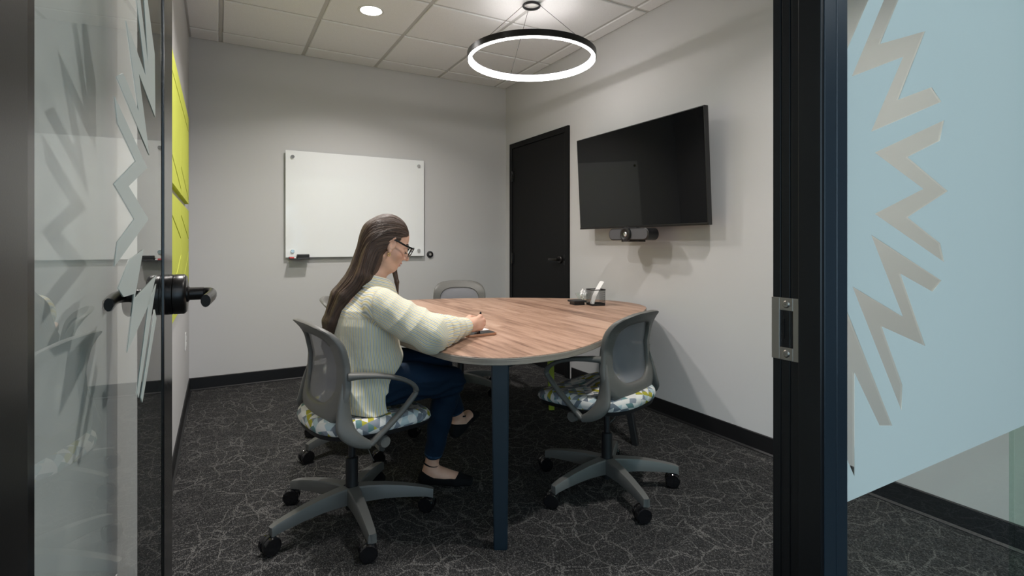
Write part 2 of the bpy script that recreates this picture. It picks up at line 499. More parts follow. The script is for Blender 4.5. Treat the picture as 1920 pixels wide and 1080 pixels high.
def px_film(pts, x0):
    out = []
    for px, py in pts:
        p = on_plane(px, py, (0, FY, 0), (0, 1, 0)); out.append((p.x - x0, p.z))
    return out
c6 = lambda P: [(1420 + x*.46296, y*.46296) for x, y in P]
cuts = [
    c6([(340,0),(450,0),(358,212),(320,300),(320,0)]),
    c6([(513,-2),(382,310),(590,230),(460,534),(745,412),(705,353),(570,404),(680,126),(497,178),(572,-2)]),
    c6([(757,486),(475,618),(672,765),(475,866),(757,1062),(740,985),(608,880),(771,774),(608,636),(738,570)]),
    [(1633,440),(1693,594),(1598,537),(1690,770),(1692,722),(1653,612),(1735,649),(1688,513),(1748,547),(1765,526)],
    [(1580,566),(1588,583),(1673,798),(1649,798),(1602,699),(1602,894),(1588,861),(1580,840)],
]
# the top two cut-outs run on above the picture
cuts[0] = c6([(450,0),(358,212),(320,300),(320,-420),(640,-420)])
cuts[1] = c6([(513,-2),(382,310),(590,230),(460,534),(745,412),(705,353),(570,404),(680,126),(497,178),(572,-2),(660,-240),(610,-240)])
loops = [[(.002, .742), (1.80, .742), (1.80, JT-.03), (.002, JT-.03)]] + [px_film(c, .862) for c in cuts]
# cut-outs near the frame stay inside the film
for lp in loops[1:]:
    for i, (u, z) in enumerate(lp): lp[i] = (max(u, .012), min(z, JT-.05))
film_obj('frosted_film', loops, win, (0, FY-.502, 0), ((1,0,0), (0,-1,0)), M['frost'])

# corridor lamps behind the camera
for y in (-1.3, -3.0):
    lf = empty('linear_light', (1.2, y, ZC), label='linear corridor ceiling lamp in front of the glazed room, %s row' % ('first' if y > -2 else 'second'), cat='lamp')
    MB().box(-2.2, 2.2, -.05, .05, -.03, .03, .003).build('housing', M['white_plastic'], lf)
    MB().box(-2.18, 2.18, -.04, .04, -.036, -.0295).build('diffuser', M['corridor_on'], lf)

# ------------------------------------------------------------------ black door in the right wall
DY0, DY1, DZ = 3.728, 4.773, 2.20
door = empty('door_1', (XR, (DY0+DY1)/2, 0), kind='structure', label='black flush door in a black frame on the right wall')
hw = (DY1-DY0)/2
MB().box(-.022, 0, -hw, -hw+.052, 0, DZ, .002).build('door_frame', M['door_black'], door)
MB().box(-.022, 0, hw-.052, hw, 0, DZ, .002).build('door_frame', M['door_black'], door)
MB().box(-.022, 0, -hw+.052, hw-.052, DZ-.052, DZ, .002).build('door_frame', M['door_black'], door)
MB().box(-.014, 0, -hw+.055, hw-.055, .008, DZ-.055, .002).build('door_leaf', M['door_black'], door)
for z in (.25, 1.02, 1.86):
    m = MB(); m.box(-.0235, -.012, hw-.082, hw-.036, z-.055, z+.055, .001)
    m.tube([(-.026, hw-.056, z-.056), (-.026, hw-.056, z+.056)], .007, 10)
    m.build('hinge', M['black_gloss'], door, True)
hd = MB()
hd.lathe([(0, -.030), (.030, -.030), (.034, -.026), (.034, -.012)], (0, -hw+.125, 1.03), 'x', 28)
hd.tube([(-.028, -hw+.125, 1.03), (-.062, -hw+.125, 1.03)], .011, 12)
hd.tube(spline([(-.058, -hw+.118, 1.03), (-.066, -hw+.15, 1.03), (-.066, -hw+.20, 1.03), (-.060, -hw+.245, 1.03)], 5), [(.008, .012)]*16, 12)
hd.build('handle', M['lever'], door, True)
MB().box(-.0155, -.013, -hw+.060, -hw+.072, .985, 1.075).build('latch_plate', M['black_gloss'], door)

# ------------------------------------------------------------------ open glass door at the left
HP, LP = Vector((-.160, .552, 0)), Vector((-.1115, 1.470, 0))
du = (LP-HP).normalized(); dn = Vector((du.y, -du.x, 0)); DL = (LP-HP).length
gd = empty('door_2', HP, kind='structure', label='glass door standing open at the left in black stiles, zigzag frosted bands')
gd.rotation_euler = (0, 0, math.atan2(du.y, du.x))
# local x along the leaf, local -y faces the room's right side (the side seen); local frame keeps the leaf's seen face at y = -.018
SW, DH = .125, 2.26
fy0, fy1 = -.018, .030
PY = -.0125
MB().box(0, .060, fy0+.002, fy1, .012, DH, .002).build('stile', M['alu_satin'], gd)
MB().box(DL-SW, DL, fy0, fy1, .012, DH, .002).build('stile', M['alu_satin'], gd)
MB().box(.060, DL-SW, fy0, fy1, .012, .11, .002).build('rail', M['alu_black'], gd)
MB().box(.060, DL-SW, fy0, fy1, DH-.09, DH, .002).build('rail', M['alu_black'], gd)
MB().box(.060, DL-SW, -.0150, -.0070, .11, DH-.09).build('pane', M['glass'], gd)
for z in (.25, 1.15, 2.05):
    m = MB(); m.tube([(-.004, fy1-.010, z-.06), (-.004, fy1-.010, z+.06)], .008, 12); m.build('hinge', M['alu_black'], gd, True)
def lever(side, proj, y0):
    """lock rose and lever; side -1 on the seen face"""
    s = side; x0 = DL-.046; z0 = 1.062
    m = MB()
    m.lathe([(.0, y0+s*.034), (.041, y0+s*.034), (.0455, y0+s*.029), (.0455, y0+s*.010), (.0435, y0+s*.009), (.0455, y0+s*.008), (.0455, y0)], (x0, 0, z0), 'y', 40)
    m.lathe([(.019, y0+s*.030), (.019, y0+s*.037), (.0145, y0+s*.040), (.0145, y0+s*(proj*.55+.02))], (x0, 0, z0), 'y', 24)
    e = y0+s*proj
    path = spline([(x0, y0+s*.035, z0), (x0, e-s*.022, z0), (x0-.006, e-s*.006, z0), (x0-.024, e, z0-.001), (x0-.07, e-s*.001, z0-.003), (x0-.125, e-s*.006, z0-.006)], 5)
    m.tube(path, [(.0095, .0135)]*len(path), 14, up=(0, 0, 1))
    return m.build('handle', M['lever'], gd, True, 50)
lever(-1, .086, fy0)
lever(1, .047, fy1)
# frosted bands on the seen face of the pane
PF = HP + dn*.0157
c1 = lambda P: [(x*.5, y*.5) for x, y in P]
c2 = lambda P: [(x*.537, 500+y*.537) for x, y in P]
bands = [
    c1([(430,362),(552,630),(482,698),(557,822),(428,1000),(440,908),(503,822),(427,690),(508,605),(440,462)]),
    c1([(436,288),(462,275),(520,418),(472,78),(546,284),(512,0),(526,0),(556,250),(540,0),(553,0),(580,205),(582,440),(520,275),(560,582)]),
    c2([(412,75),(452,-25),(500,-60),(470,110),(545,30),(520,130),(443,300),(468,95),(432,106)]),
    c2([(520,120),(545,60),(484,458),(478,440)]),
    c2([(540,150),(546,180),(497,474),(492,455)]),
]
def px_door(pts):
    out = []
    for px, py in pts:
        p = on_plane(px, py, PF, dn); out.append(((p - HP).dot(du), p.z))
    return out
for b in bands:
    film_obj('frosted_band', [px_door(b)], gd, (0, -.0157, 0), ((1,0,0), (0,-1,0)), M['frost'])

# ------------------------------------------------------------------ on the walls
# glass marker board
wb = empty('whiteboard', (1.125, YB-.0005, 1.42), label='white frameless glass marker board on the back wall', cat='whiteboard')
bx0, bx1 = .505-1.125, 1.745-1.125
bz0, bz1 = on_plane(535, 483, (0, YB-.03, 0), (0,1,0)).z-1.42, on_plane(535, 281, (0, YB-.03, 0), (0,1,0)).z-1.42
MB().box(bx0, bx1, -.034, -.028, bz0, bz1, .0012).build('glass_sheet', M['board'], wb)
for x in (bx0+.055, bx1-.055):
    for z in (bz0+.055, bz1-.055):
        m = MB(); m.lathe([(.010, 0), (.010, -.030)], (x, 0, z), 'y', 20); m.lathe([(.0, -.046), (.014, -.046), (.016, -.043), (.016, -.034)], (x, 0, z), 'y', 24)
        m.build('standoff', M['chrome'], wb, True)
pt = on_plane(562, 484, (0, YB-.06, 0), (0,1,0))
tz = bz0+1.42-.012
tr = empty('marker_tray', (pt.x, YB-.036, tz), label='small dark tray clipped under the white glass board', cat='tray')
m = MB(); m.box(-.085, .075, -.062, .002, -.004, 0, .001); m.box(-.085, .075, -.062, -.058, 0, .006, .001); m.box(-.085, .075, -.001, .002, -.004, .018, .001)
m.build('tray', M['black_plastic'], tr)
er = empty('board_eraser', (pt.x+.028, YB-.064, tz+.0002), label='black block eraser in the tray under the board', cat='eraser')
MB().box(-.050, .048, -.018, .026, .012, .040, .004).build('eraser_body', M['black_plastic'], er)
MB().box(-.048, .046, -.016, .024, 0, .012, .002).build('felt_pad', M['fabric_grey'], er)
rm = empty('red_marker', (pt.x-.052, YB-.066, tz+.0085), label='red dry-erase marker lying in the tray beside the eraser', cat='marker')
MB().lathe([(0,-.030),(.008,-.030),(.0085,-.026),(.0085,.006)], (0,0,0), 'x', 16).build('cap', M['red'], rm, True)
MB().lathe([(.0078,.006),(.0078,.020),(.004,.023),(0,.023)], (0,0,0), 'x', 16).build('barrel', M['white_plastic'], rm, True)
# round black control
p = on_plane(806, 477, (0, YB, 0), (0,1,0))
kn = empty('round_wall_grommet', (p.x, YB, p.z), label='small round black grommet on the back wall beside the board', cat='grommet')
MB().lathe([(.0,-.010),(.014,-.010),(.017,-.018),(.030,-.014),(.033,-.006),(.033,0)], (0,0,0), 'y', 32).build('ring', M['black_plastic'], kn, True)
MB().lathe([(0,-.0125),(.012,-.0125),(.0135,-.0095)], (0,0,0), 'y', 24).build('center_plug', M['chrome'], kn, True)
# power outlet low on the left wall
p = on_plane(347, 640, (XL, 0, 0), (1,0,0))
ol = empty('wall_outlet', (XL, p.y, p.z), label='white wall outlet low on the left wall by the corner', cat='outlet')
MB().box(0, .006, -.038, .038, -.060, .060, .002).build('cover_plate', M['white_plastic'], ol)
for z in (.022, -.022):
    MB().box(.004, .0085, -.017, .017, z-.015, z+.015, .002).build('socket', M['white_plastic'], ol)
# chartreuse felt panels: two above, two below, cut with straight and slanted grooves
def felt(y0, y1, z0, z1, lab, grooves):
    o = empty('acoustic_panel', (XL+.0005, (y0+y1)/2, z0), label=lab, cat='panel', group='chartreuse felt panels on the left wall')
    w, h = (y1-y0)/2, z1-z0
    MB().box(0, .010, -w+.003, w-.003, .003, h-.003).build('backing', M['felt'], o)
    for poly in grooves:
        rr = []
        cxp = sum(a for a, b in poly)/len(poly); czp = sum(b for a, b in poly)/len(poly)
        for x, ins in ((.008, 0), (.020, 0), (.023, .004)):
            rr.append([(x, -w + 2*w*(a + (cxp-a)*ins*3), h*(b + (czp-b)*ins*3)) for a, b in poly])
        MB().rings(rr).build('felt_piece', M['felt'], o)
g_ = .006
gA = [[(.005,.835+g_),(.995,.835+g_),(.995,.995),(.005,.995)], [(.005,.26),(.995,.045+g_),(.995,.835-g_),(.005,.835-g_)], [(.005,.005),(.995,.005),(.995,.035),(.005,.25-g_)]]
gB = [[(.005,.88),(.995,.66),(.995,.995),(.005,.995)], [(.005,.15),(.995,.52),(.995,.645),(.005,.865)], [(.005,.005),(.995,.005),(.995,.505),(.005,.135)]]
felt(3.435, 4.29, 1.445, 2.045, 'upper green felt panel nearer the back corner', gA)
felt(2.575, 3.43, 1.445, 2.045, 'upper green felt panel partly hidden by the open glass door', gA)
felt(3.435, 4.29, .815, 1.405, 'lower green felt panel nearer the back corner', gB)
felt(2.575, 3.43, .815, 1.405, 'lower green felt panel behind the door lever', gB)

# television on a tilting mount
tv = empty('television', (2.53, (2.125+3.42)/2, 1.64), label='large black flat television tilted down on the right wall', cat='television')
tw = (3.395-2.135)/2; th = .355
TR = Matrix.Rotation(math.radians(-3.0), 4, 'Y')     # top leans into the room
m = MB(); m.box(-.010, .026, -tw, tw, -th, th, .003, M=TR); m.box(.02, .055, -tw*.7, tw*.7, -th*.8, th*.35, .008, M=TR)
m.build('case', M['black_plastic'], tv)
MB().box(-.0112, -.0095, -tw+.006, tw-.006, -th+.016, th-.006, M=TR).build('screen', M['screen'], tv)
m = MB(); m.box(-.0125, -.006, -tw, tw, -th, -th+.0125, .001, M=TR); m.box(-.0132, -.012, -.012, .012, -th+.003, -th+.009, M=TR)
m.build('lower_bezel', M['lever'], tv)
m = MB(); m.box(.05, .14, -.20, -.16, -.18, .18, .003); m.box(.05, .14, .16, .20, -.18, .18, .003); m.box(.115, .14, -.35, .35, -.10, .10, .003)
m.build('wall_mount', M['black_plastic'], tv)
# conference camera bar hanging under the television
cc = empty('conference_camera', (2.50, 2.745, 1.238), label='grey conference camera bar with round lens under the television', cat='camera')
def stadium(hw_, hh, n=10):
    pts = []
    for k in range(n+1):
        a = -math.pi/2 + math.pi*k/n; pts.append((hw_-hh+hh*math.cos(a), hh*math.sin(a)))
    for k in range(n+1):
        a = math.pi/2 + math.pi*k/n; pts.append((-hw_+hh+hh*math.cos(a), hh*math.sin(a)))
    return pts
st = stadium(.20, .041)
m = MB(); m.rings([[(x, y*s, z*s2) for y, z in st] for x, s, s2 in ((-.052, .97, .9), (-.048, 1, 1), (.040, 1, 1), (.045, .97, .92))])
m.build('housing', M['black_plastic'], cc, True, 40)
st2 = stadium(.191, .034)
MB().rings([[(x, y, z) for y, z in st2] for x in (-.0535, -.050)]).build('speaker_grille', M['fabric_grey'], cc)
MB().lathe([(0, -.066), (.026, -.066), (.036, -.072), (.046, -.070), (.050, -.062), (.050, -.045)], (0, .01, 0), 'x', 36).build('lens_ring', M['black_plastic'], cc, True)
MB().lathe([(0, -.0675), (.012, -.0695), (.017, -.066)], (0, .01, 0), 'x', 24).build('lens', M['chrome'], cc, True)
m = MB(); m.box(-.02, .03, -.05, .05, .038, .0455, .002)
m.build('bracket', M['black_plastic'], cc)
MB().box(-.03, .03, -.09, .09, -.052, -.040, .004).build('foot', M['black_plastic'], cc)

# ------------------------------------------------------------------ lamps
def downlight(x, y, lab):
    o = empty('recessed_light', (x, y, ZC-.009), label=lab, cat='lamp')
    MB().lathe([(.073, .012), (.073, -.002), (.080, -.005), (.090, -.003), (.092, 0), (.092, .002)], n=40).build('trim_ring', M['white_plastic'], o, True)
    MB().lathe([(0, -.001), (.0735, -.001), (.0735, .003), (0, .003)], n=40).build('lens', M['lamp_on'], o, True)
    la = bpy.data.lights.new('recessed_lamp', 'AREA'); la.shape = 'DISK'; la.size = .14; la.energy = DOWNLIGHT_WATTS; la.color = (1.0, .96, .925); la.spread = math.radians(135)
    lo_ = bpy.data.objects.new('recessed_lamp', la); COL.objects.link(lo_); lo_.parent = o; lo_.location = (0, 0, -.0025)
downlight(.940, 3.70, 'round recessed ceiling light that is lit, seen above the board')
downlight(1.59, 1.196, 'round recessed ceiling light just inside the glazed front, right of the doorway')
downlight(.334, 2.45, 'round recessed ceiling light over the seated woman, near the left wall')
pr = empty('ring_pendant', (1.87, 3.06, 0), label='black ring pendant with a glowing inner band hung on thin cables', cat='lamp')
RZ, RR = 2.437, .435
m = MB(); rr = []
for r, h in [(RR+.004, RZ+.026), (RR+.004, RZ-.012), (RR-.002, RZ-.014), (RR-.002, RZ+.020), (RR-.029, RZ+.020), (RR-.030, RZ+.024), (RR+.002, RZ+.028), (RR+.004, RZ+.026)]: rr.append([(r*math.cos(2*math.pi*k/96), r*math.sin(2*math.pi*k/96), h) for k in range(96)])
m.rings(rr, False, False); m.build('ring_housing', M['alu_black'], pr, True)
m = MB(); prof = [(RR-.003, RZ+.016), (RR-.003, RZ-.020), (RR-.010, RZ-.024), (RR-.022, RZ-.020), (RR-.024, RZ+.0), (RR-.022, RZ+.016)]
rr = []
for r, h in prof + [prof[0]]: rr.append([(r*math.cos(2*math.pi*k/96), r*math.sin(2*math.pi*k/96), h) for k in range(96)])
m.rings(rr, False, False); m.build('glowing_band', M['ring_on'], pr, True)
m = MB(); rr = []
for k in range(13):
    a = 2*math.pi*k/12
    r, h = .056+.007*math.cos(a), ZC-.022+.009*math.sin(a)
    rr.append([(r*math.cos(2*math.pi*j/40), r*math.sin(2*math.pi*j/40), h) for j in range(40)])
m.rings(rr, False, False); m.build('canopy_ring', M['alu_black'], pr, True)
MB().lathe([(0, ZC-.011), (.05, ZC-.011), (.05, ZC-.007)], n=32).build('canopy_plate', M['white_plastic'], pr, True)
for a in (-160, -40, 80):
    ca, sa = math.cos(math.radians(a)), math.sin(math.radians(a))
    MB().tube([(.054*ca, .054*sa, ZC-.018), ((RR-.006)*ca, (RR-.006)*sa, RZ+.026)], .0016, 6).build('cable', M['black_plastic'], pr)

# ------------------------------------------------------------------ table
TZ = .745
tb = empty('conference_table', (1.6, 2.8, 0), label='rounded triangular conference table with brown wood-grain top and black legs', cat='table')
out_pts = [(.765,2.02),(.815,1.86),(.92,1.755),(1.07,1.718),(1.27,1.742),(1.52,1.866),(1.78,2.055),(2.05,2.262),(2.42,2.545),(2.56,2.70),(2.61,2.90),(2.56,3.13),(2.36,3.38),(2.08,3.59),(1.8,3.72),(1.5,3.82),(1.245,3.86),(1.0,3.82),(.82,3.66),(.735,3.38),(.70,2.95),(.705,2.45)]
outl = [(x-1.6, y-2.8) for x, y in closed_spline(out_pts, 8)]
def inset(o_, d):
    r = []; n = len(o_)
    for i in range(n):
        a, b = Vector(o_[i-1]), Vector(o_[(i+1) % n]); t = (b-a).normalized(); r.append((o_[i][0]-t.y*d, o_[i][1]+t.x*d))
    return r
i2, i3 = inset(outl, .0015), inset(outl, .003)
MB().rings([[(x,y,TZ-.004) for x,y in i2], [(x,y,TZ-.001) for x,y in i2], [(x,y,TZ) for x,y in i3]]).build('tabletop', M['wood'], tb)
MB().rings([[(x,y,TZ-.030) for x,y in i3], [(x,y,TZ-.028) for x,y in outl], [(x,y,TZ-.0045) for x,y in outl], [(x,y,TZ-.0035) for x,y in i2]]).build('edge_band', M['edge'], tb)
def leg(bot, top, mat, lab=None, w=.070, t_=.045, az=0):
    b, t = Vector(bot)-Vector((1.6,2.8,0)), Vector(top)-Vector((1.6,2.8,0))
    u = Vector((math.cos(az), math.sin(az), 0)); v = Vector((-u.y, u.x, 0)); rr = []
    for f, s in ((0, .74), (.006, .76), (.5, .88), (1, 1)):
        c_ = b.lerp(t, f); rr.append([c_ + u*(a*w*s) + v*(d*t_*s) for a, d in ((-.5,-.42),(-.42,-.5),(.42,-.5),(.5,-.42),(.5,.42),(.42,.5),(-.42,.5),(-.5,.42))])
    o = MB().rings(rr).build('leg', mat, tb)
    if lab: o['label'] = lab
    return o
leg((.954,1.790,0), (.962,1.808,TZ-.030), M['leg_daylit'], az=-YAW)
leg((2.13,2.32,0), (2.07,2.44,TZ-.030), M['black_plastic'], w=.055, az=.6)
leg((1.02,3.60,0), (1.08,3.54,TZ-.030), M['leg_daylit'], az=.7)
leg((2.06,3.10,0), (2.04,3.09,TZ-.030), M['chartreuse'], 'chartreuse leg under the far side', w=.052, t_=.05, az=-YAW)
m = MB()
for a, b in (((1.0,1.86),(1.06,3.5)), ((1.0,1.86),(2.05,2.44)), ((2.05,2.44),(2.05,3.05)), ((1.1,3.52),(2.0,3.08))):
    m.tube([(a[0]-1.6,a[1]-2.8,TZ-.044), (b[0]-1.6,b[1]-2.8,TZ-.044)], (.026,.013), 8, sq=.6)
m.build('support_frame', M['leg_daylit'], tb)

# ------------------------------------------------------------------ task chairs
def build_chair():
    """local +y is the sitter's front"""
    root = empty('office_chair', (0,0,0))
    # five-star base
    m = MB(); m.lathe([(.0,.078),(.034,.078),(.040,.085),(.042,.120),(.038,.138),(.028,.142),(0,.142)], n=28); hub = m.build('base_hub', M['chair_base'], root, True)
    m = MB(); m.lathe([(0,.045),(.026,.047),(.028,.080)], n=20); m.build('hub_cap', M['black_plastic'], root, True)
    def legm():
        m = MB(); rr = []
        for t, zt, w, h in ((.028,.145,.029,.068),(.07,.145,.026,.064),(.14,.141,.0235,.056),(.22,.130,.021,.048),(.29,.116,.019,.040),(.325,.107,.0175,.036),(.343,.100,.016,.036)):
            e = .006
            rr.append([(t, -w, zt-h), (t, w, zt-h), (t, w*.94, zt-e), (t, w*.78, zt), (t, -w*.78, zt), (t, -w*.94, zt-e)])
        m.rings(rr)
        m.tube([(.331,0,.100),(.331,0,.066)], [.0155,.0125], 14)
        return m
    def casterm():
        m = MB(); m.tube([(0,0,.070),(0,0,.045)], .009, 12)
        # hood between the wheels
        rr = []
        for y in (-.007, .007):
            rr.append([(.029*math.cos(a)+.014, y, .034+.0365*math.sin(a)) for a in [math.pi*k/14*1.25-.4 for k in range(15)]])
        m.rings(rr); return m
    def wheelm():
        return MB().lathe([(0,-.0075),(.023,-.0085),(.0245,-.0105),(.031,-.010),(.034,-.006),(.034,.006),(.031,.0095),(.0,.0095)], axis='y', n=26)
    lm = cm = wm = None
    spin = [.5, 2.2, -1.1, 3.4, 1.2]
    for k in range(5):
        a = 2*math.pi*k/5
        if k == 0:
            lo = legm().build('base_leg', M['chair_base'], root, True, 30); co = casterm().build('caster', M['black_plastic'], root, True)
            lm, cm = lo.data, co.data
        else:
            lo = bpy.data.objects.new('base_leg', lm); COL.objects.link(lo); lo.parent = root
            co = bpy.data.objects.new('caster', cm); COL.objects.link(co); co.parent = root
        lo.rotation_euler = (0,0,a)
        co.location = (.331*math.cos(a), .331*math.sin(a), 0); co.rotation_euler = (0,0,a+spin[k])
        for s in (-1, 1):
            if wm is None:
                wo = wheelm().build('wheel', M['black_gloss'], co, True); wm = wo.data
            else:
                wo = bpy.data.objects.new('wheel', wm); COL.objects.link(wo); wo.parent = co
            wo.location = (.014, s*.0185, .034); wo.rotation_euler = (0,0,0 if s > 0 else math.pi)
    m = MB(); m.lathe([(.026,.135),(.026,.265),(.022,.268)], n=24); m.lathe([(.0145,.26),(.0145,.40)], n=18); m.build('gas_lift', M['black_plastic'], root, True)
    # tilt mechanism, knob, levers
    m = MB(); m.box(-.075,.075,-.13,.12,.385,.425,.012); m.box(-.24,.24,-.055,-.015,.392,.412,.006); m.build('tilt_mechanism', M['chair_base'], root)
    for s in (-1, 1):
        m = MB(); m.tube([(s*.10,.035,.392),(s*.205,.035,.392)], .010, 12); m.lathe([(0,s*.252),(.020,s*.252),(.0235,s*.246),(.0245,s*.215),(.021,s*.20),(0,s*.198)], (0,.035,.392), 'x', 20); m.build('tension_knob', M['chair'], root, True)
    MB().tube(spline([(.06,.02,.395),(.12,.01,.36),(.13,.03,.30),(.11,.05,.27)],5), .0020, 6).build('cable', M['chair'], root, True)
    # seat
    def seat_outline(a, n=4.0, hw=.256, hd=.252):
        c_, s_ = math.cos(a), math.sin(a)
        r = (abs(c_)**n + abs(s_)**n)**(-1/n)
        x, y = hw*c_*r, hd*s_*r
        if y < 0: x *= 1-.10*(y/hd)**2
        return x, y+.055
    NS = 72
    def seat_ring(s, z, dome=0):
        ring = []
        for k in range(NS):
            x, y = seat_outline(2*math.pi*k/NS, 3.2); y0 = y-.055
            zz = z - (.030*max(0,(y0/.232))**3 if z > .44 else .018*max(0, y0/.232)**3)
            ring.append((x*s, y0*s+.055, zz))
        return ring
    m = MB(); m.rings([seat_ring(.90,.412), seat_ring(.965,.418), seat_ring(.985,.434), seat_ring(.94,.44)]); m.build('seat_pan', M['black_plastic'], root, True)
    prof = [(.955,.432),(.995,.440),(1.012,.456),(1.0,.472),(.965,.484),(.90,.491),(.75,.489),(.5,.484),(.25,.482),(.02,.481)]
    m = MB(); m.rings([seat_ring(s,z) for s,z in prof])
    so = m.build('seat_cushion', M['seat'], root, True, 0)
    uvl = so.data.uv_layers.new(name='UVMap'); acc = {}
    d = 0; dist = []
    for i in range(len(prof)-1, -1, -1):
        dist.append(0)
    run = .02; dists = [0]*len(prof); dists[-1] = .02
    for i in range(len(prof)-2, -1, -1):
        run += math.hypot((prof[i][0]-prof[i+1][0]), (prof[i][1]-prof[i+1][1])/.24); dists[i] = run
    for lp in so.data.loops:
        vi = lp.vertex_index; i, k = divmod(vi, NS); x, y = seat_outline(2*math.pi*k/NS, 3.2)
        uvl.data[lp.index].uv = (x*dists[i], (y-.055)*dists[i])
    # back: one moulded frame round a mesh panel
    zz = [.44,.50,.56,.62,.70,.78,.82,.855]; oo = [-.150,-.158,-.150,-.136,-.132,-.150,-.172,-.205]
    def S(x, z):
        o = np.interp(z, zz, oo); return Vector((x, o + .032*(x/.22)**2, z))
    def superel(t, a, b, n):
        c_, s_ = math.cos(t), math.sin(t); r = (abs(c_)**n+abs(s_)**n)**(-1/n); return a*c_*r, b*s_*r
    NB = 72
    def outer(t):
        x, z = superel(t, .228, .197, 4.2); z += .657
        wf = np.interp(z, [.46,.52,.60,.70,.80,.855],[.90,1.0,.985,.93,.955,1.0]); 
        if z > .8: z += .012*(1-(x/.22)**2)
        return x*wf, z
    def inner(t):
        x, z = superel(t, .162, .136, 3.4); z += .674
        wf = np.interp(z, [.535,.61,.70,.80],[.88,1.0,.98,.97])
        return x*wf, z
    front, back = [], []
    rows = (0, .06, .3, .7, .94, 1)
    for f in rows:
        rf, rb = [], []
        for k in range(NB):
            t = 2*math.pi*k/NB; a, b = outer(t), inner(t)
            p = S(a[0]+(b[0]-a[0])*f, a[1]+(b[1]-a[1])*f)
            th = .013 if 0 < f < 1 else .007
            rf.append(p+Vector((0,th,0))); rb.append(p-Vector((0,th,0)))
        front.append(rf); back.append(rb)
    ringsb = front + back[::-1] + [front[0]]
    m = MB(); m.rings(ringsb, False, False); m.build('back_frame', M['chair'], root, True, 50)
    m = MB(); rr = []
    for f in (1.03, .75, .5, .25, .02):
        rr.append([S(inner(2*math.pi*k/NB)[0]*f, .674+(inner(2*math.pi*k/NB)[1]-.674)*f)+Vector((0,.004,0)) for k in range(NB)])
    m.rings(rr, False, True); m.build('mesh_panel', M['mesh'], root, True, 0)
    # arm loops: rest, front bend, strut to the seat side, and the rail sweeping down from the back
    for s in (-1, 1):
        p = spline([(s*.212,-.100,.664),(s*.235,-.045,.664),(s*.258,.03,.656),(s*.268,.10,.634),(s*.270,.145,.606),(s*.270,.160,.580),(s*.268,.148,.556),(s*.264,.08,.490),(s*.258,-.03,.402)], 6)
        n = len(p); rad = []
        for i in range(n):
            f = i/(n-1); rad.append((np.interp(f,[0,.15,.35,.6,1],[.022,.021,.020,.013,.015]), np.interp(f,[0,.15,.35,.6,1],[.016,.011,.009,.0095,.011])))
        MB().tube(p, rad, 12, up=(s*.0,0,1) , sq=.25).build('arm', M['chair'], root, True, 60)
        p = spline([(s*.196,-.112,.665),(s*.208,-.116,.60),(s*.222,-.122,.52),(s*.240,-.118,.465),(s*.254,-.080,.425),(s*.260,-.03,.400)], 6)
        n = len(p); rad = []
        for i in range(n):
            f = i/(n-1); rad.append((np.interp(f,[0,.25,.55,.8,1],[.002,.022,.036,.026,.014]), np.interp(f,[0,.25,.6,1],[.002,.011,.012,.011])))
        MB().tube(p, rad, 12, up=(s,0,.0), sq=.2).build('side_rail', M['chair'], root, True, 60)
    return root
chair = build_chair()
spots = [
    ((.50, 2.29), (.985, .17), 54, 'grey mesh-back office chair the woman is sitting on'),
    ((1.640, 1.985), (-.33, .944), 53, 'empty grey mesh-back office chair at the right, patterned seat fully visible'),
    ((1.69, 3.85), (-.33, -.94), 20, 'grey mesh-back office chair behind the far edge, its backrest top before the back wall'),
    ((.73, 3.13), (.95, -.30), 142, 'grey mesh-back office chair hidden behind the woman, its casters showing'),
]
for i, ((x, y), f, ba, lab) in enumerate(spots):
    o = chair if i == 0 else copy_tree(chair)
    o.location = (x, y, 0); rz = math.atan2(f[1], f[0]) - math.pi/2
    o.rotation_euler = (0, 0, rz)
    tag(o, lab, 'chair', 'office chairs round the table')
    # the star base swivels on its own
    k_cast = i
    for ch in o.children:
        nm = ch.name.split('.')[0]
        if nm in ('base_leg', 'caster'):
            da = math.radians(ba) - rz
            if nm == 'caster':
                r = Matrix.Rotation(da, 3, 'Z') @ Vector(ch.location); ch.location = r
            ch.rotation_euler.z += da
            if nm == 'caster':          # wheels left turned roughly side-on by the last push
                wp = Matrix.Rotation(rz, 3, 'Z') @ Vector(ch.location) + Vector((x, y, 0))
                ch.rotation_euler.z = math.atan2(-wp.y, -wp.x) - math.pi/2 - rz + [.25, -.2, .45, .1, -.35][k_cast % 5]; k_cast += 1

# ------------------------------------------------------------------ things on the table
Z0 = TZ + .0003
def P(px, py, z=TZ): return on_plane(px, py, (0,0,z), (0,0,1))
# phone
a, b = P(893, 640), P(928, 629); c_ = P(897, 632)
pc = (P(868, 634)+P(927, 629))/2
ph = empty('phone', (1.072, 2.224, Z0), math.radians(3), label='black phone in a copper coloured case on the table by her hand', cat='phone')
def rrect(hx, hy, r, n=5):
    pts = []
    for cx_, cy_, a0 in ((hx-r,hy-r,0),(-hx+r,hy-r,90),(-hx+r,-hy+r,180),(hx-r,-hy+r,270)):
        for k in range(n+1):
            a_ = math.radians(a0+90*k/n); pts.append((cx_+r*math.cos(a_), cy_+r*math.sin(a_)))
    return pts
def rr_at(hx, hy, r, z): return [(x, y, z) for x, y in rrect(hx, hy, r)]
MB().rings([rr_at(.072,.036,.011,0), rr_at(.0755,.0395,.013,.002), rr_at(.0755,.0395,.013,.0105), rr_at(.074,.038,.012,.012)]).build('case', M['copper'], ph, True, 40)
MB().rings([rr_at(.0715,.0355,.010,.0115), rr_at(.0710,.035,.010,.0128)]).build('screen', M['phone_screen'], ph)
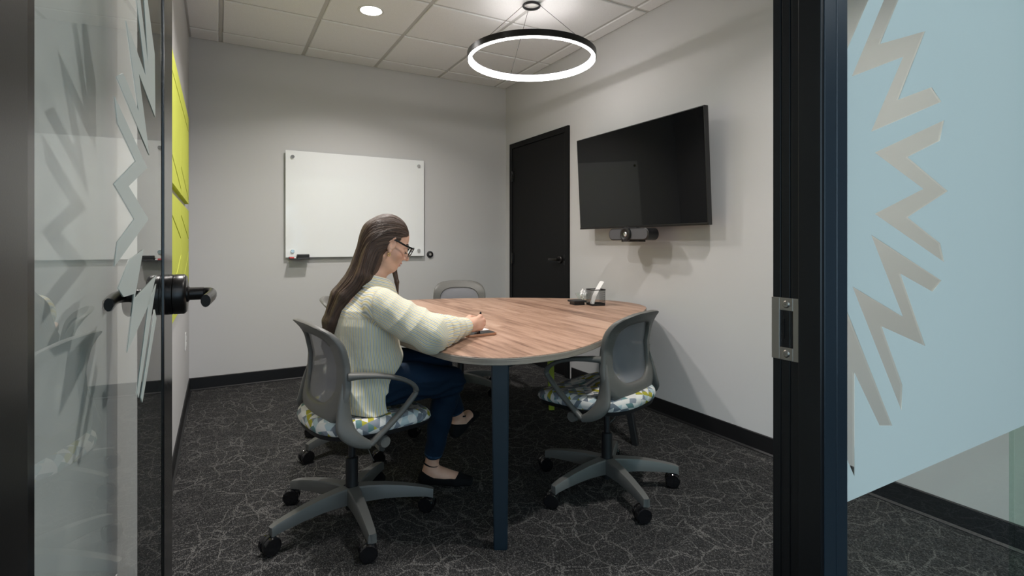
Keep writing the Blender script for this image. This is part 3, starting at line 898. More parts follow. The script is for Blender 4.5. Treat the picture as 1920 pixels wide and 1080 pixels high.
# note sheets under her arm
np_ = empty('note_sheets', (1.060, 2.50, Z0), math.radians(96), label='white sheets of paper lying under her forearm on the table', cat='paper')
MB().box(-.17,.11,-.105,.105,0,.0012).build('bottom_sheet', M['paper'], np_)
MB().box(-.05,.23,-.10,.11,.0013,.0022, M=Matrix.Rotation(.06,4,'Z')).build('top_sheet', M['paper'], np_)
MB().box(.19,.215,.045,.075,.0023,.0030, M=Matrix.Rotation(.06,4,'Z')).build('printed_mark', M['black_plastic'], np_)
# wire mesh pen cup
q = P(1117, 572)
cup = empty('pen_cup', (q.x, q.y, Z0), -YAW+.30, label='square black wire mesh pen cup holding folded paper on the table', cat='cup')
cw, chh = .052, .112
m = MB(); m.rings([rr_at(cw-.004,cw-.004,.010,0), rr_at(cw,cw,.012,.003), rr_at(cw,cw,.012,.014), rr_at(cw-.002,cw-.002,.011,.014), rr_at(cw-.002,cw-.002,.011,.003)], True, True); m.build('base', M['black_plastic'], cup)
ro, ri = rr_at(cw+.002,cw+.002,.013,0), rr_at(cw-.0015,cw-.0015,.010,0)
lift = lambda r, z: [(x, y, z) for x, y, _z in r]
MB().rings([lift(ro,chh-.006), lift(ro,chh), lift(ri,chh), lift(ri,chh-.006), lift(ro,chh-.006)], False, False).build('rim', M['black_plastic'], cup)
m = MB()
per = rr_at(cw-.0005, cw-.0005, .011, 0); L = [0]
for i in range(len(per)): L.append(L[-1] + (Vector(per[(i+1)%len(per)])-Vector(per[i])).length)
def along(s):
    s %= L[-1]
    for i in range(len(per)):
        if s <= L[i+1]:
            f = (s-L[i])/(L[i+1]-L[i]); return Vector(per[i]).lerp(Vector(per[(i+1)%len(per)]), f)
NW = 56
for k in range(NW):
    for dirn in (1, -1):
        pts = []
        for j in range(7):
            z = .012+(chh-.016)*j/6; p_ = along(L[-1]*k/NW + dirn*.045*j/6); pts.append((p_.x, p_.y, z))
        m.tube(pts, .00055, 3, caps=False)
w_ = m.build('wire_mesh', M['black_plastic'], cup); w_['kind'] = 'stuff'
# folded white paper sheets in the cup
def sheet(bx, tx, bend, w, name, lab, mat, y0):
    o = empty(name, (q.x, q.y, Z0), -YAW+.30, label=lab, cat='paper', group='papers in the wire cup')
    rr = []
    for k in range(9):
        t = k/8; x = bx+(tx-bx)*t + bend*t*t; z = .005+.158*t
        rr.append([(x, y0-w/2*(1-.0*t), z), (x+.004, y0, z+.002), (x, y0+w/2, z), (x+.0025, y0+w/2, z-.001), (x+.0065, y0, z+.001), (x+.0025, y0-w/2, z-.001)])
    MB().rings(rr).build('folded_sheet', mat, o, True)
sheet(-.036, .006, .038, .050, 'folded_paper', 'white folded paper sheet leaning in the wire cup, left one', M['paper'], -.014)
sheet(-.028, .016, .036, .046, 'folded_paper', 'white folded paper sheet leaning in the wire cup, right one', M['paper'], .014)
# black square lid beside the cup
q2 = P(1082, 571)
ld = empty('square_lid', (q2.x, q2.y, Z0), -YAW+.35, label='flat black square lid lying on the table left of the cup', cat='lid')
MB().rings([rr_at(.040,.040,.006,0), rr_at(.040,.040,.006,.020)]).build('plug', M['black_plastic'], ld)
MB().rings([rr_at(.050,.050,.007,.019), rr_at(.052,.052,.008,.022), rr_at(.052,.052,.008,.029), rr_at(.049,.049,.007,.032)]).build('top_plate', M['black_plastic'], ld)
# small glass dish with crumpled wrap behind the lid
q3 = P(1097, 569)
ds = empty('glass_dish', (q3.x+.02, q3.y+.045, Z0), label='small clear glass dish between the black lid and the wire cup', cat='dish')
MB().lathe([(0,.004),(.030,.004),(.034,.008),(.045,.045),(.058,.070),(.060,.070),(.048,.043),(.038,.004),(.036,0),(0,0)], n=32).build('bowl', M['glass'], ds, True)
wr = empty('crumpled_wrap', (q3.x+.02, q3.y+.045, Z0+.0055), label='crumpled white tissue heaped in the small glass dish', cat='tissue')
bm = bmesh.new(); bmesh.ops.create_icosphere(bm, subdivisions=3, radius=.036)
rnd = random.Random(3)
for v in bm.verts:
    n_ = v.co.normalized(); k = 1 + .28*math.sin(9*n_.x+4*n_.z)*math.sin(8*n_.y+1) + .16*math.sin(23*n_.z+11*n_.x) + rnd.uniform(-.1,.1)
    v.co = Vector((n_.x*.0235*k, n_.y*.0235*k, .050+n_.z*.036*k))
    s_ = min(1, .45+max(0, v.co.z)/.085); v.co.x *= s_; v.co.y *= s_; v.co.z = max(v.co.z, .004)
me = bpy.data.meshes.new('tissue_crumple'); bm.to_mesh(me); bm.free(); me.materials.append(M['paper'])
o = bpy.data.objects.new('tissue_crumple', me); COL.objects.link(o); o.parent = wr

# ------------------------------------------------------------------ the seated woman
# distance-field modelling: every limb is a tapered form, blended, then polygonised (surface nets)
def A(p): return np.asarray(p, float)
def smin(a, b, k):
    h = np.clip(.5+.5*(b-a)/k, 0, 1); return b*(1-h)+a*h-k*h*(1-h)
def smax(a, b, k): return -smin(-a, -b, k)
def cap(p, a, b, ra, rb):
    a, b = A(a), A(b); d = b-a; q = p-a
    t = np.clip((q@d)/(d@d), 0, 1); return np.linalg.norm(q-t[..., None]*d, axis=-1)-(ra+(rb-ra)*t)
def chain(p, pts, rr, k=0):
    o = None
    for i in range(len(pts)-1):
        c_ = cap(p, pts[i], pts[i+1], rr[i], rr[i+1]); o = c_ if o is None else (smin(o, c_, k) if k else np.minimum(o, c_))
    return o
def ell(p, c_, ax, r):
    """ellipsoid; ax = rows of the local axes"""
    q = (p-A(c_))@A(ax).T; r = A(r)
    k0 = np.linalg.norm(q/r, axis=-1); k1 = np.linalg.norm(q/(r*r), axis=-1); return k0*(k0-1)/np.maximum(k1, 1e-6)
def surface_nets(fn, lo, hi, h, N=20):
    lo, hi = A(lo), A(hi); nb = np.ceil((hi-lo)/h/N).astype(int)
    VI, VP, Q = [], [], []
    big = np.int64(4096)
    key = lambda i, j, k: (i.astype(np.int64)+8)*big*big+(j.astype(np.int64)+8)*big+(k.astype(np.int64)+8)
    cen = np.array([[(bi+.5)*N, (bj+.5)*N, (bk+.5)*N] for bi in range(nb[0]) for bj in range(nb[1]) for bk in range(nb[2])])
    dc = fn(lo+cen*h)
    corners = [(a, b, c_) for a in (0, 1) for b in (0, 1) for c_ in (0, 1)]
    edges = [(a, b) for a in range(8) for b in range(a+1, 8) if sum(abs(corners[a][q]-corners[b][q]) for q in range(3)) == 1]
    for c_, d0 in zip(cen, dc):
        if abs(d0) > (N/2+2)*h*1.75*1.15: continue
        o = (c_-N/2).astype(int)-1
        g = np.stack(np.meshgrid(*[np.arange(N+2)+o[q] for q in range(3)], indexing='ij'), -1)
        V = fn(lo+g*h)
        if V.min() > 0 or V.max() < 0: continue
        n = N+1
        cv = [V[a:a+n, b:b+n, c2:c2+n] for a, b, c2 in corners]
        sg = sum((x < 0).astype(int) for x in cv); act = (sg > 0) & (sg < 8)
        acc = np.zeros(V[:n, :n, :n].shape+(3,)); cnt = np.zeros(V[:n, :n, :n].shape)
        for a, b in edges:
            va, vb = cv[a], cv[b]; m_ = (va < 0) != (vb < 0)
            t = np.where(m_, va/np.where(m_, va-vb, 1), 0)
            for q in range(3): acc[..., q] += np.where(m_, corners[a][q]+t*(corners[b][q]-corners[a][q]), 0)
            cnt += m_
        ii = np.argwhere(act)
        pos = lo+(g[:n, :n, :n][act]+acc[act]/cnt[act][:, None])*h
        gi = ii+o; VI.append(key(gi[:, 0], gi[:, 1], gi[:, 2])); VP.append(pos)
        S_ = V < 0
        for ax in range(3):
            sl0 = [slice(1, N+1)]*3; sl1 = list(sl0); sl1[ax] = slice(2, N+2)
            s0, s1 = S_[tuple(sl0)], S_[tuple(sl1)]
            e = np.argwhere(s0 != s1)
            if not len(e): continue
            fl = s0[tuple(e.T)]; e = e+1+o
            u, v = [(1, 2), (2, 0), (0, 1)][ax]
            def sh(du_, dv_):
                w = e.copy(); w[:, u] += du_; w[:, v] += dv_; return key(w[:, 0], w[:, 1], w[:, 2])
            quad = np.stack([sh(-1, -1), sh(0, -1), sh(0, 0), sh(-1, 0)], 1)
            quad[~fl] = quad[~fl][:, ::-1]; Q.append(quad)
    K = np.concatenate(VI); PV = np.concatenate(VP); uk, idx = np.unique(K, return_index=True); PV = PV[idx]
    F = np.searchsorted(uk, np.concatenate(Q))
    # settle the vertices on the surface
    for _ in range(1):
        e = h*.3; f0 = fn(PV); gr = np.stack([(fn(PV+np.eye(3)[q]*e)-fn(PV-np.eye(3)[q]*e))/(2*e) for q in range(3)], -1)
        g2 = (gr*gr).sum(-1); PV = PV-gr*np.clip(f0/np.maximum(g2, .05), -h*.5, h*.5)[:, None]
    return PV, F
def link_mesh(name, PV, F, mat, parent, origin):
    me = bpy.data.meshes.new(name); me.from_pydata((PV-A(origin)).tolist(), [], F.tolist()); me.shade_smooth()
    for m_ in (mat if isinstance(mat, list) else [mat]): me.materials.append(m_)
    o = bpy.data.objects.new(name, me); COL.objects.link(o); o.parent = parent; return o
def fattr(o, name, vals):
    a_ = o.data.attributes.new(name, 'FLOAT', 'POINT'); a_.data.foreach_set('value', np.asarray(vals, np.float32))

def on_seat(V):
    """flesh and cloth spread on the cushion instead of sinking into it"""
    c_ = np.hypot(V[:, 0]-.53, V[:, 1]-2.29) < .31
    m_ = c_ & (V[:, 2] < .4935) & (V[:, 2] > .38); V[m_, 2] = .4935+.0006*np.sin(V[m_, 0]*90)
    return V
def frame(f, pitch):
    """axes (forward, left, up) of something facing f and nodding down by pitch degrees"""
    f = Vector((f[0], f[1], 0)).normalized(); l = Vector((-f.y, f.x, 0)); c_, s_ = math.cos(math.radians(pitch)), math.sin(math.radians(pitch))
    return np.array([f*c_-Vector((0,0,s_)), l, f*s_+Vector((0,0,c_))])

F_ = A((.97, .243, 0)); R_ = A((.243, -.97, 0)); U_ = A((0, 0, 1))
BODY = np.array([F_, -R_, U_])
PEL = A((.525, 2.285, .580))
HIPR, HIPL = PEL+.09*R_, PEL-.09*R_
KNR, KNL = A((.945, 2.27, .535)), A((.925, 2.375, .612))
ANR, ANL = A((.905, 2.418, .095)), A((1.10, 2.535, .262))
TOR, TOL = A((1.075, 2.318, .026)), A((1.235, 2.625, .238))
SHR, SHL = A((.585, 2.128, .925)), A((.510, 2.455, .925))
ELR, ELL = A((.752, 2.002, .812)), A((.66, 2.62, .81))
WRR, WRL = A((.968, 2.180, .798)), A((.86, 2.49, .784))
NB0, NB1 = A((.570, 2.287, .985)), A((.628, 2.277, 1.085))
HD = A((.650, 2.276, 1.170)); HX_ = frame((.985, -.12), 24); HS = .93
def hl(x, y, z): return HD+HS*(x*HX_[0]+y*HX_[1]+z*HX_[2])

person = empty('person', (.60, 2.28, 0), label='seated woman with long brown hair and glasses writing at the table', cat='person')
PO = A(person.location)

def near(p, c_, R, fn):
    """evaluate fn only within R+6 cm of c_; further away a lower bound of the distance"""
    dist = np.linalg.norm(p-A(c_), axis=-1); o = dist-R; m_ = o < .06
    if m_.any(): o[m_] = fn(p[m_])
    return o
def head_sdf(p): return near(p, HD, .15, head_full)
def head_full(p):
    e = lambda c_, r: ell(p, hl(*c_), HX_, A(r)*HS)
    d = e((-.012, 0, .040), (.098, .077, .090))
    d = smin(d, e((.028, 0, -.035), (.066, .060, .078)), .030)          # face
    d = smin(d, e((.056, 0, -.092), (.026, .026, .022)), .026)          # chin
    for s in (-1, 1):
        d = smin(d, e((.050, s*.038, -.022), (.030, .024, .026)), .022)   # cheek
        d = smin(d, cap(p, hl(-.010, s*.056, -.055), hl(.050, s*.022, -.095), .016, .014), .022)  # jaw
        d = smin(d, cap(p, hl(.082, s*.012, .026), hl(.070, s*.046, .022), .008, .008), .014)    # brow
    d = smax(d, -np.minimum(e((.098, -.033, .004), (.020, .019, .012)), e((.098, .033, .004), (.020, .019, .012))), .012)
    d = smin(d, np.minimum(e((.0765, -.033, .006), (.0125, .0155, .0135)), e((.0765, .033, .006), (.0125, .0155, .0135))), .004)     # lowered lids
    d = smin(d, cap(p, hl(.088, 0, .012), hl(.111, 0, -.025), .0065, .0095), .010)               # nose
    d = smin(d, np.minimum(e((.096, -.011, -.031), (.011, .007, .006)), e((.096, .011, -.031), (.011, .007, .006))), .006)
    d = smin(d, e((.086, 0, -.0555), (.013, .022, .0060)), .005)         # lips
    d = smin(d, e((.083, 0, -.0670), (.013, .019, .0070)), .005)
    d = smax(d, -e((.100, 0, -.0612), (.012, .020, .0014)), .004)
    for s in (-1, 1):                                                   # ears
        d = smin(d, e((.006, s*.078, .004), (.018, .009, .033)), .004)
        d = smax(d, -e((.010, s*.088, .008), (.009, .007, .017)), .004)
        d = smin(d, np.minimum(e((.010, s*.082, -.028), (.007, .005, .008)), cap(p, hl(-.011, s*.084, .012), hl(.008, s*.086, .037), .004, .004)), .004)
    return d
# right hand closed on the pen, left hand flat on the sheets
KN = [A((1.068, 2.205, .834)), A((1.079, 2.199, .818)), A((1.078, 2.197, .801)), A((1.068, 2.196, .785))]
def hand_r(p):
    d = ell(p, (WRR+A((1.055, 2.212, .803)))/2+A((.012, .004, .002)), frame((.985, .12), -10), (.056, .018, .031))
    d = smin(d, cap(p, WRR, (WRR+KN[1])/2, .024, .022), .018)
    for i, k_ in enumerate(KN):
        d = smin(d, cap(p, WRR+A((.045, .008, .010-.009*i)), k_, .012, .0112), .010)
    f_ = None
    for i, k_ in enumerate(KN):
        L = (.036, .038, .034, .028)[i]
        pip = k_+L*A((.52, .80, -.32 if i < 2 else -.15)); tip = pip+L*.85*A((-.15, .62, -.78) if i == 0 else ((-.45, .55, -.70) if i == 1 else (-.80, .40, -.45)))
        dp = tip+L*.5*A((-.45, .0, -.85) if i < 2 else (-.85, -.30, -.20))
        c_ = chain(p, [k_, pip, tip, dp], [.0108, .0096, .0085, .0072]); f_ = c_ if f_ is None else smin(f_, c_, .002)
    d = smin(d, f_, .005)
    th = chain(p, [WRR+A((.022, .018, .018)), A((1.028, 2.235, .830)), A((1.062, 2.252, .822)), A((1.084, 2.252, .806))], [.017, .0135, .0108, .0085])
    return smin(d, th, .007)
def hand_l(p):
    fw = A((.95, -.30, 0)); fw /= np.linalg.norm(fw); sd = A((-fw[1], fw[0], 0))
    c0 = WRL+A((0, 0, -.012))
    d = ell(p, c0+fw*.05, np.array([fw, sd, U_]), (.052, .040, .015))
    d = smin(d, cap(p, WRL, c0+fw*.02, .023, .019), .015)
    for i in range(4):
        b_ = c0+fw*.088+sd*(.028-.019*i); L = (.030, .036, .033, .026)[i]
        d = smin(d, chain(p, [b_-fw*.03, b_, b_+fw*L+A((0,0,.004)), b_+fw*L*1.75+A((0,0,-.006))], [.010, .0100, .009, .0072]), .003)
    return smin(d, chain(p, [c0+fw*.018-sd*.030, c0+fw*.045-sd*.052, c0+fw*.075-sd*.060], [.014, .011, .0085]), .006)
def foot(p, an, to, lift=0.0):
    fw = to-an; fw[2] = 0; L = np.linalg.norm(fw); fw = fw/L
    drop = (to[2]-an[2])
    sd = A((-fw[1], fw[0], 0))
    heel = an-fw*.028+A((0, 0, -.060)); ball = an+fw*(L*.62)+A((0, 0, drop*.93)); tip = an+fw*(L-.012)+A((0, 0, drop*1.0))
    d = cap(p, heel, an+A((0,0,-.01)), .031, .034)
    d = smin(d, cap(p, an+fw*.02+A((0,0,-.035)), ball+A((0,0,.004)), .038, .028), .02)
    d = smin(d, cap(p, heel+fw*.03, ball, .026, .024), .02)
    d = smin(d, cap(p, ball+sd*.014, tip+sd*.006, .024, .016), .012)
    d = smin(d, cap(p, ball-sd*.018, tip-sd*.020, .022, .014), .012)
    return d
def body_sdf(p):
    d = head_sdf(p)
    d = smin(d, chain(p, [NB0+A((-.004,0,0)), NB1+A((-.012,0,0))], [.058, .047]), .025)
    d = smin(d, chain(p, [PEL, A((.53, 2.28, .74)), A((.545, 2.285, .90)), NB0], [.11, .10, .10, .06]), .03)
    for hp, kn, an in ((HIPR, KNR, ANR), (HIPL, KNL, ANL)):
        d = smin(d, chain(p, [hp, kn], [.066, .044]), .02)
        d = smin(d, chain(p, [kn, kn+(an-kn)*.35+A((-.012, 0, 0)), an+(kn-an)*.12, an], [.042, .043, .033, .034]), .01)
    for sh_, el_, wr_ in ((SHR, ELR, WRR), (SHL, ELL, WRL)):
        d = smin(d, chain(p, [NB0+A((0,0,-.04)), sh_], [.05, .048]), .03)
        d = smin(d, chain(p, [sh_, el_, wr_], [.044, .034, .023]), .012)
    d = smin(d, near(p, (ANR+TOR)/2, .20, lambda q: foot(q, ANR, TOR)), .012); d = smin(d, near(p, (ANL+TOL)/2, .20, lambda q: foot(q, ANL, TOL)), .012)
    d = smin(d, near(p, WRR+A((.06,.02,0)), .13, hand_r), .008); d = smin(d, near(p, WRL+A((.07,-.02,0)), .16, hand_l), .008)
    return d

def skin_mat():
    t = NT('skin'); c = t.coord()
    lip = t.n('ShaderNodeAttribute', attribute_name='lip').outputs['Fac']; rose = t.n('ShaderNodeAttribute', attribute_name='rosy').outputs['Fac']
    nz = t.noise(c, 40, 3)
    col = t.mix(nz, (.64,.39,.285), (.55,.31,.22)); col = t.mix(rose, col, (.52,.22,.155)); col = t.mix(lip, col, (.40,.125,.105))
    return t.done(t.bsdf(col, .48, spec=.4, normal=t.bump(t.noise(c, 600, 2), .08, .0006), Subsurface_Weight=.12, Subsurface_Scale=.012, Subsurface_Radius=(1.0,.4,.25)))
M['skin'] = skin_mat()
PV, FF = surface_nets(body_sdf, (.38, 1.93, -.005), (1.30, 2.78, 1.34), .0032)
PV = on_seat(PV); body = link_mesh('body', PV, FF, M['skin'], person, PO)
HLc = ((PV-HD)/HS)@HX_.T
lipv = np.clip(1.4-np.linalg.norm((HLc-A((.090, 0, -.0612)))/A((.016, .022, .0125)), axis=1), 0, 1)
rosy = .55*np.exp(-((np.linalg.norm((HLc-A((.058, -.048, -.025)))/.024, axis=1))**2)) + .55*np.exp(-((np.linalg.norm((HLc-A((.058, .048, -.025)))/.024, axis=1))**2)) + .5*np.exp(-((np.linalg.norm((HLc-A((.113, 0, -.027)))/.014, axis=1))**2))
knu = sum(np.exp(-((np.linalg.norm(PV-k_, axis=1)/.012)**2)) for k_ in KN)
fattr(body, 'lip', np.clip(lipv*1.5, 0, 1)); fattr(body, 'rosy', np.clip(rosy+.5*knu, 0, 1))

# ---- shirt
def wav(p, d, f, ph): return np.sin((p@A(d))*f+ph)
TC = np.array([  # z, centre forward, half width, half depth
    (.490, .030, .205, .172), (.560, .030, .203, .168), (.640, .022, .190, .150), (.74, .010, .172, .130), (.84, .008, .170, .122), (.90, .012, .155, .112), (.95, .026, .115, .090), (.985, .040, .080, .074), (1.03, .055, .060, .062)])
TB = A((.535, 2.283, 0))
def torso_local(p):
    q = p-TB; z = p[..., 2]
    return q@F_-np.interp(z, TC[:, 0], TC[:, 1]), q@R_, z
_ol = A(out_pts); _on = np.roll(_ol, -1, 0)-_ol; _on = np.stack([-_on[:, 1], _on[:, 0]], -1); _on /= np.linalg.norm(_on, axis=1)[:, None]
if ((A((1.6, 2.8))-_ol[0])@_on[0]) > 0: _on = -_on
_ok = (_ol*_on).sum(1)
def table_slab(p):
    d2 = (p[..., :2]@_on.T-_ok).max(-1)-.016
    return np.maximum(d2, np.abs(p[..., 2]-(TZ-.015))-.0172)
def shirt_sdf(p):
    x, y, z = torso_local(p)
    hw_, hd_ = np.interp(z, TC[:, 0], TC[:, 2]), np.interp(z, TC[:, 0], TC[:, 3])
    n_ = 2.3
    k = (np.abs(y/hw_)**n_+np.abs(x/hd_)**n_)**(1/n_)
    d = (k-1)*np.minimum(hw_, hd_)*.95
    hem = (x-(-.010+.82*np.clip(z-.560, 0, 1)))*.77
    d = smax(d, np.where(z < .74, hem, hem-(z-.74)), .006); d = smax(d, .478-z, .012); d = smax(d, z-1.012, .012)
    low = np.clip((.90-z)/.3, 0, 1)
    # drape: long folds running down and forward from the shoulder blade and from the seat
    d = d+low*(.016*(np.abs(wav(p, (.62, -.30, .55), 15, .4+.0)*1.0)-.6)+.011*(np.abs(np.sin((p@A((.80, .25, .50)))*21+1.3*wav(p, (0, 0, 1), 11, 1)))-.6)+.004*wav(p, (.5, -.62, .60), 46, .4))
    for sh_, el_, wr_ in ((SHR, ELR, WRR), (SHL, ELL, WRL)):
        d = smin(d, chain(p, [NB0+A((-.010, 0, -.058)), NB0*.45+sh_*.55+A((-.006, 0, -.010)), sh_], [.055, .060, .064]), .035)
        up = cap(p, sh_+A((0,0,-.006)), el_+A((-.006, 0, .000)), .074, .077)
        cu_ = el_+(wr_-el_)*.93
        lo_ = chain(p, [el_+A((0, 0, .004)), el_+(wr_-el_)*.45+A((0, 0, .002)), el_+(wr_-el_)*.76, cu_], [.074, .062, .050, .043])
        t = np.clip(((p-sh_)@(el_-sh_))/((el_-sh_)@(el_-sh_)), -.1, 1.2)
        t2 = np.clip(((p-el_)@(wr_-el_))/((wr_-el_)@(wr_-el_)), -.2, 1.1)
        up = up+.007*(np.abs(np.sin(t*7.0+2.0*wav(p, (.6, .3, -.7), 16, .5)))-.62)*np.clip(t*1.5+.15, 0, 1)+.0035*(np.abs(wav(p, (.55, -.45, .70), 42, 1))-.6)
        lo_ = lo_+.010*(np.abs(np.sin(t2*8.5+.7+2.4*wav(p, (.3, -.7, .6), 15, 1.2)))-.62)*np.clip(1.1-t2*.8, .2, 1)+.003*(np.abs(wav(p, (.7, .4, .6), 50, 2))-.6)
        arm = smin(up, lo_, .022)
        arm = smax(arm, (p-cu_)@((wr_-el_)/np.linalg.norm(wr_-el_)), .006)
        d = smin(d, arm, .016)
    # the sleeves rest on the table top and bend over its edge
    return smax(d, -table_slab(p), .004)
def shirt_mat():
    t = NT('striped_cotton_shirt'); c = t.coord()
    s = t.n('ShaderNodeAttribute', attribute_name='stripe').outputs['Fac']; sm = t.n('ShaderNodeAttribute', attribute_name='seam').outputs['Fac']
    f = t.math('FRACT', t.math('MULTIPLY', s, 1/.0105))
    col = t.ramp(f, [(0, (.62,.53,.25)), (.22, (.62,.53,.25)), (.28, (.655,.63,.55)), (.50, (.655,.63,.55)), (.56, (.36,.41,.425)), (.74, (.36,.41,.425)), (.80, (.655,.63,.55)), (1, (.655,.63,.55))])
    col = t.mix(t.math('MULTIPLY', sm, .45), col, (.40,.37,.28))
    h = t.math('ADD', t.noise(t.mapping(c, (1, 1, .45), (.5, .3, 0)), 30, 3, .6), t.math('MULTIPLY', t.noise(c, 900, 1), .08))
    return t.done(t.bsdf(col, .85, spec=.15, normal=t.bump(h, .6, .010)))
M['shirt'] = shirt_mat()
PV, FF = surface_nets(shirt_sdf, (.26, 1.88, .47), (1.04, 2.76, 1.06), .0042)
PV = on_seat(PV)
shirt = link_mesh('shirt', PV, FF, M['shirt'], person, PO)
x, y, z = torso_local(PV)
def seg(p, a, b):
    d = b-a; t = np.clip(((p-a)@d)/(d@d), 0, 1); q = p-a-t[:, None]*d; return np.linalg.norm(q, axis=1), t, q
st_ = np.arctan2(y, x+.001)*.155                 # runs round the body: stripes fall straight down
dist_t = shirt_sdf(PV)*0+np.hypot(x, y)
yoke = (z > .872+.10*np.clip(x+.1, 0, .2)) & (x < .055)
st_ = np.where(yoke, -np.arctan2(x-.01, np.maximum(z-.78, .02))*.165, st_)
seamv = np.where((np.abs(z-(.872+.10*np.clip(x+.1, 0, .2))) < .0045) & (x < .03), 1.0, 0)
for sh_, el_, wr_ in ((SHR, ELR, WRR), (SHL, ELL, WRL)):
    d1, t1, q1 = seg(PV, sh_, el_); d2, t2, q2 = seg(PV, el_, wr_)
    outw = R_ if sh_ is SHR else -R_
    m1 = ((PV-sh_-outw*.010+A((0,0,.0)))@(outw*.93+A((.35, .09, .10))) > 0) & ((d1 < .13) | (d2 < .12)) | (d2 < .10) & (t2 > .05)
    for d_, t_, q_, a_, b_, rad, sel in ((d1, t1, q1, sh_, el_, .066, d1 <= d2), (d2, t2, q2, el_, wr_, .050, d2 < d1)):
        ax = (b_-a_)/np.linalg.norm(b_-a_); e1 = np.cross(ax, F_ if abs(ax@F_) < .8 else U_); e1 /= np.linalg.norm(e1); e2 = np.cross(ax, e1)
        ang = np.arctan2(q_@e1, q_@e2)
        mm = m1 & sel
        st_ = np.where(mm, ang*rad, st_); yoke = np.where(mm, False, yoke); seamv = np.where(mm, 0, seamv)
    sv = (PV-sh_-outw*.010)@(outw*.93+A((.35, .09, .10)))
    seamv = np.where((np.abs(sv) < .004) & (d1 < .10), 1.0, seamv)
fattr(shirt, 'stripe', st_); fattr(shirt, 'seam', seamv)
# cuff band and collar are pieces of their own
def cuff(el_, wr_, nm):
    ax = Vector((wr_-el_)/np.linalg.norm(wr_-el_)); c0 = Vector(el_+(wr_-el_)*.86); rr = []
    a_ = ax.cross(Vector((0,0,1))).normalized(); b_ = ax.cross(a_)
    L = .054
    for s, r in ((0, .044), (.003, .0475), (L*.5, .0465), (L-.003, .046), (L, .044), (L-.004, .0395), (L*.6, .037)):
        ring = []
        for k in range(36):
            th_ = 2*math.pi*k/36; w = 1+.03*math.sin(3*th_+s*60)
            pt_ = c0+ax*s+a_*(math.cos(th_)*r*w)+b_*(math.sin(th_)*r*w*.94)
            pt_.z = max(pt_.z, TZ+.0015); ring.append(pt_-Vector(PO))
        rr.append(ring)
    o = MB().rings(rr, True, False).build('cuff', M['shirt'], person, True, 0)
    n = len(o.data.vertices); fattr(o, 'stripe', [((i % 36)/36*2*math.pi*.036) for i in range(n)]); fattr(o, 'seam', np.zeros(n)); return o
cuff(ELR, WRR, 'right'); cuff(ELL, WRL, 'left')
rr = []
ncol = 49
CC = NB0+A((.018, 0, .022)); tiltc = .30
for r, dz in ((.073, -.034), (.069, .018), (.071, .026), (.076, .025), (.087, .000), (.104, -.034), (.102, -.037), (.084, -.004)):
    ring = []
    for k in range(ncol):
        th_ = math.radians(-152+304*k/(ncol-1))          # 0 = nape
        edge = abs(k/(ncol-1)*2-1)
        e = max(0, edge-.72)/.28
        rx = r*(1+.10*e); f_, l_ = -math.cos(th_)*rx*.98, math.sin(th_)*rx
        z_ = dz*(1-.15*e)-tiltc*(f_+.06)*.9-.012*e*(1 if dz < 0 else .2)
        v_ = CC+F_*f_-R_*l_+U_*(z_+.018); ring.append(Vector(v_-PO))
    rr.append(ring)
m = MB(); m.rings(rr+[rr[0]], False, False, closed=False)
co = m.build('collar', M['shirt'], person, True, 0)
n = len(co.data.vertices); fattr(co, 'stripe', [{0:0,1:.035,2:.04,3:.044,4:.062,5:.094,6:.096,7:.06,8:0}[i//ncol] for i in range(n)]); fattr(co, 'seam', np.zeros(n))

# ---- jeans
def jeans_sdf(p):
    d = ell(p, PEL+F_*.01, BODY, (.135, .170, .110))
    HR2, HL2 = HIPR+F_*.03+A((0,0,.0)), HIPL+F_*.03
    r_ = chain(p, [HR2, (HR2+KNR)/2+A((0,0,.006)), KNR], [.092, .086, .064])
    r_ = smin(r_, chain(p, [KNR, KNR+(ANR-KNR)*.35+A((-.012, -.004, 0)), ANR+(KNR-ANR)*.13], [.061, .058, .043]), .02)
    l_ = chain(p, [HL2, (HL2+KNL)/2+A((0,0,.012)), KNL], [.092, .084, .062])
    l_ = smin(l_, chain(p, [KNL, KNL+(ANL-KNL)*.35+A((-.008, -.006, 0)), ANL+(KNL-ANL)*.13], [.060, .056, .042]), .02)
    for leg_, kn, an in ((0, KNR, ANR), (1, KNL, ANL)):
        u = (an-kn)/np.linalg.norm(an-kn); t = (p-kn)@u
        w = .0035*np.sin(t*150+2*wav(p, (.7, .5, .3), 30, 0))*np.exp(-((t)/.07)**2)
        cut = t-np.linalg.norm(an-kn)*.865
        if leg_ == 0: r_ = smax(r_+w, cut, .004)
        else: l_ = smax(l_+w, cut, .004)
    d = smin(d, r_, .02); d = smin(d, l_, .012)
    return d+.002*wav(p, (.6, -.6, .5), 70, 0)
def denim():
    t = NT('dark_blue_denim'); c = t.coord()
    w = t.n('ShaderNodeTexWave', bands_direction='DIAGONAL'); t.l(c, w.inputs['Vector']); w.inputs['Scale'].default_value = 300
    worn = t.n('ShaderNodeAttribute', attribute_name='worn').outputs['Fac']; st2_ = t.n('ShaderNodeAttribute', attribute_name='stitch').outputs['Fac']
    col = t.mix(t.noise(c, 180, 3), (.0025,.0105,.025), (.005,.019,.041)); col = t.mix(t.math('MULTIPLY', worn, .55), col, (.016,.040,.085)); col = t.mix(st2_, col, (.04,.10,.19))
    return t.done(t.bsdf(col, .8, spec=.2, normal=t.bump(t.math('ADD', w.outputs['Fac'], t.noise(c, 40, 3)), .2, .002)))
M['denim'] = denim()
PV, FF = surface_nets(jeans_sdf, (.32, 2.03, .10), (1.20, 2.62, .76), .0042)
PV = on_seat(PV); jeans = link_mesh('jeans', PV, FF, M['denim'], person, PO)
dT, tT, qT = seg(PV, HIPR+F_*.03, KNR)
dS, tS, qS = seg(PV, KNR, ANR)
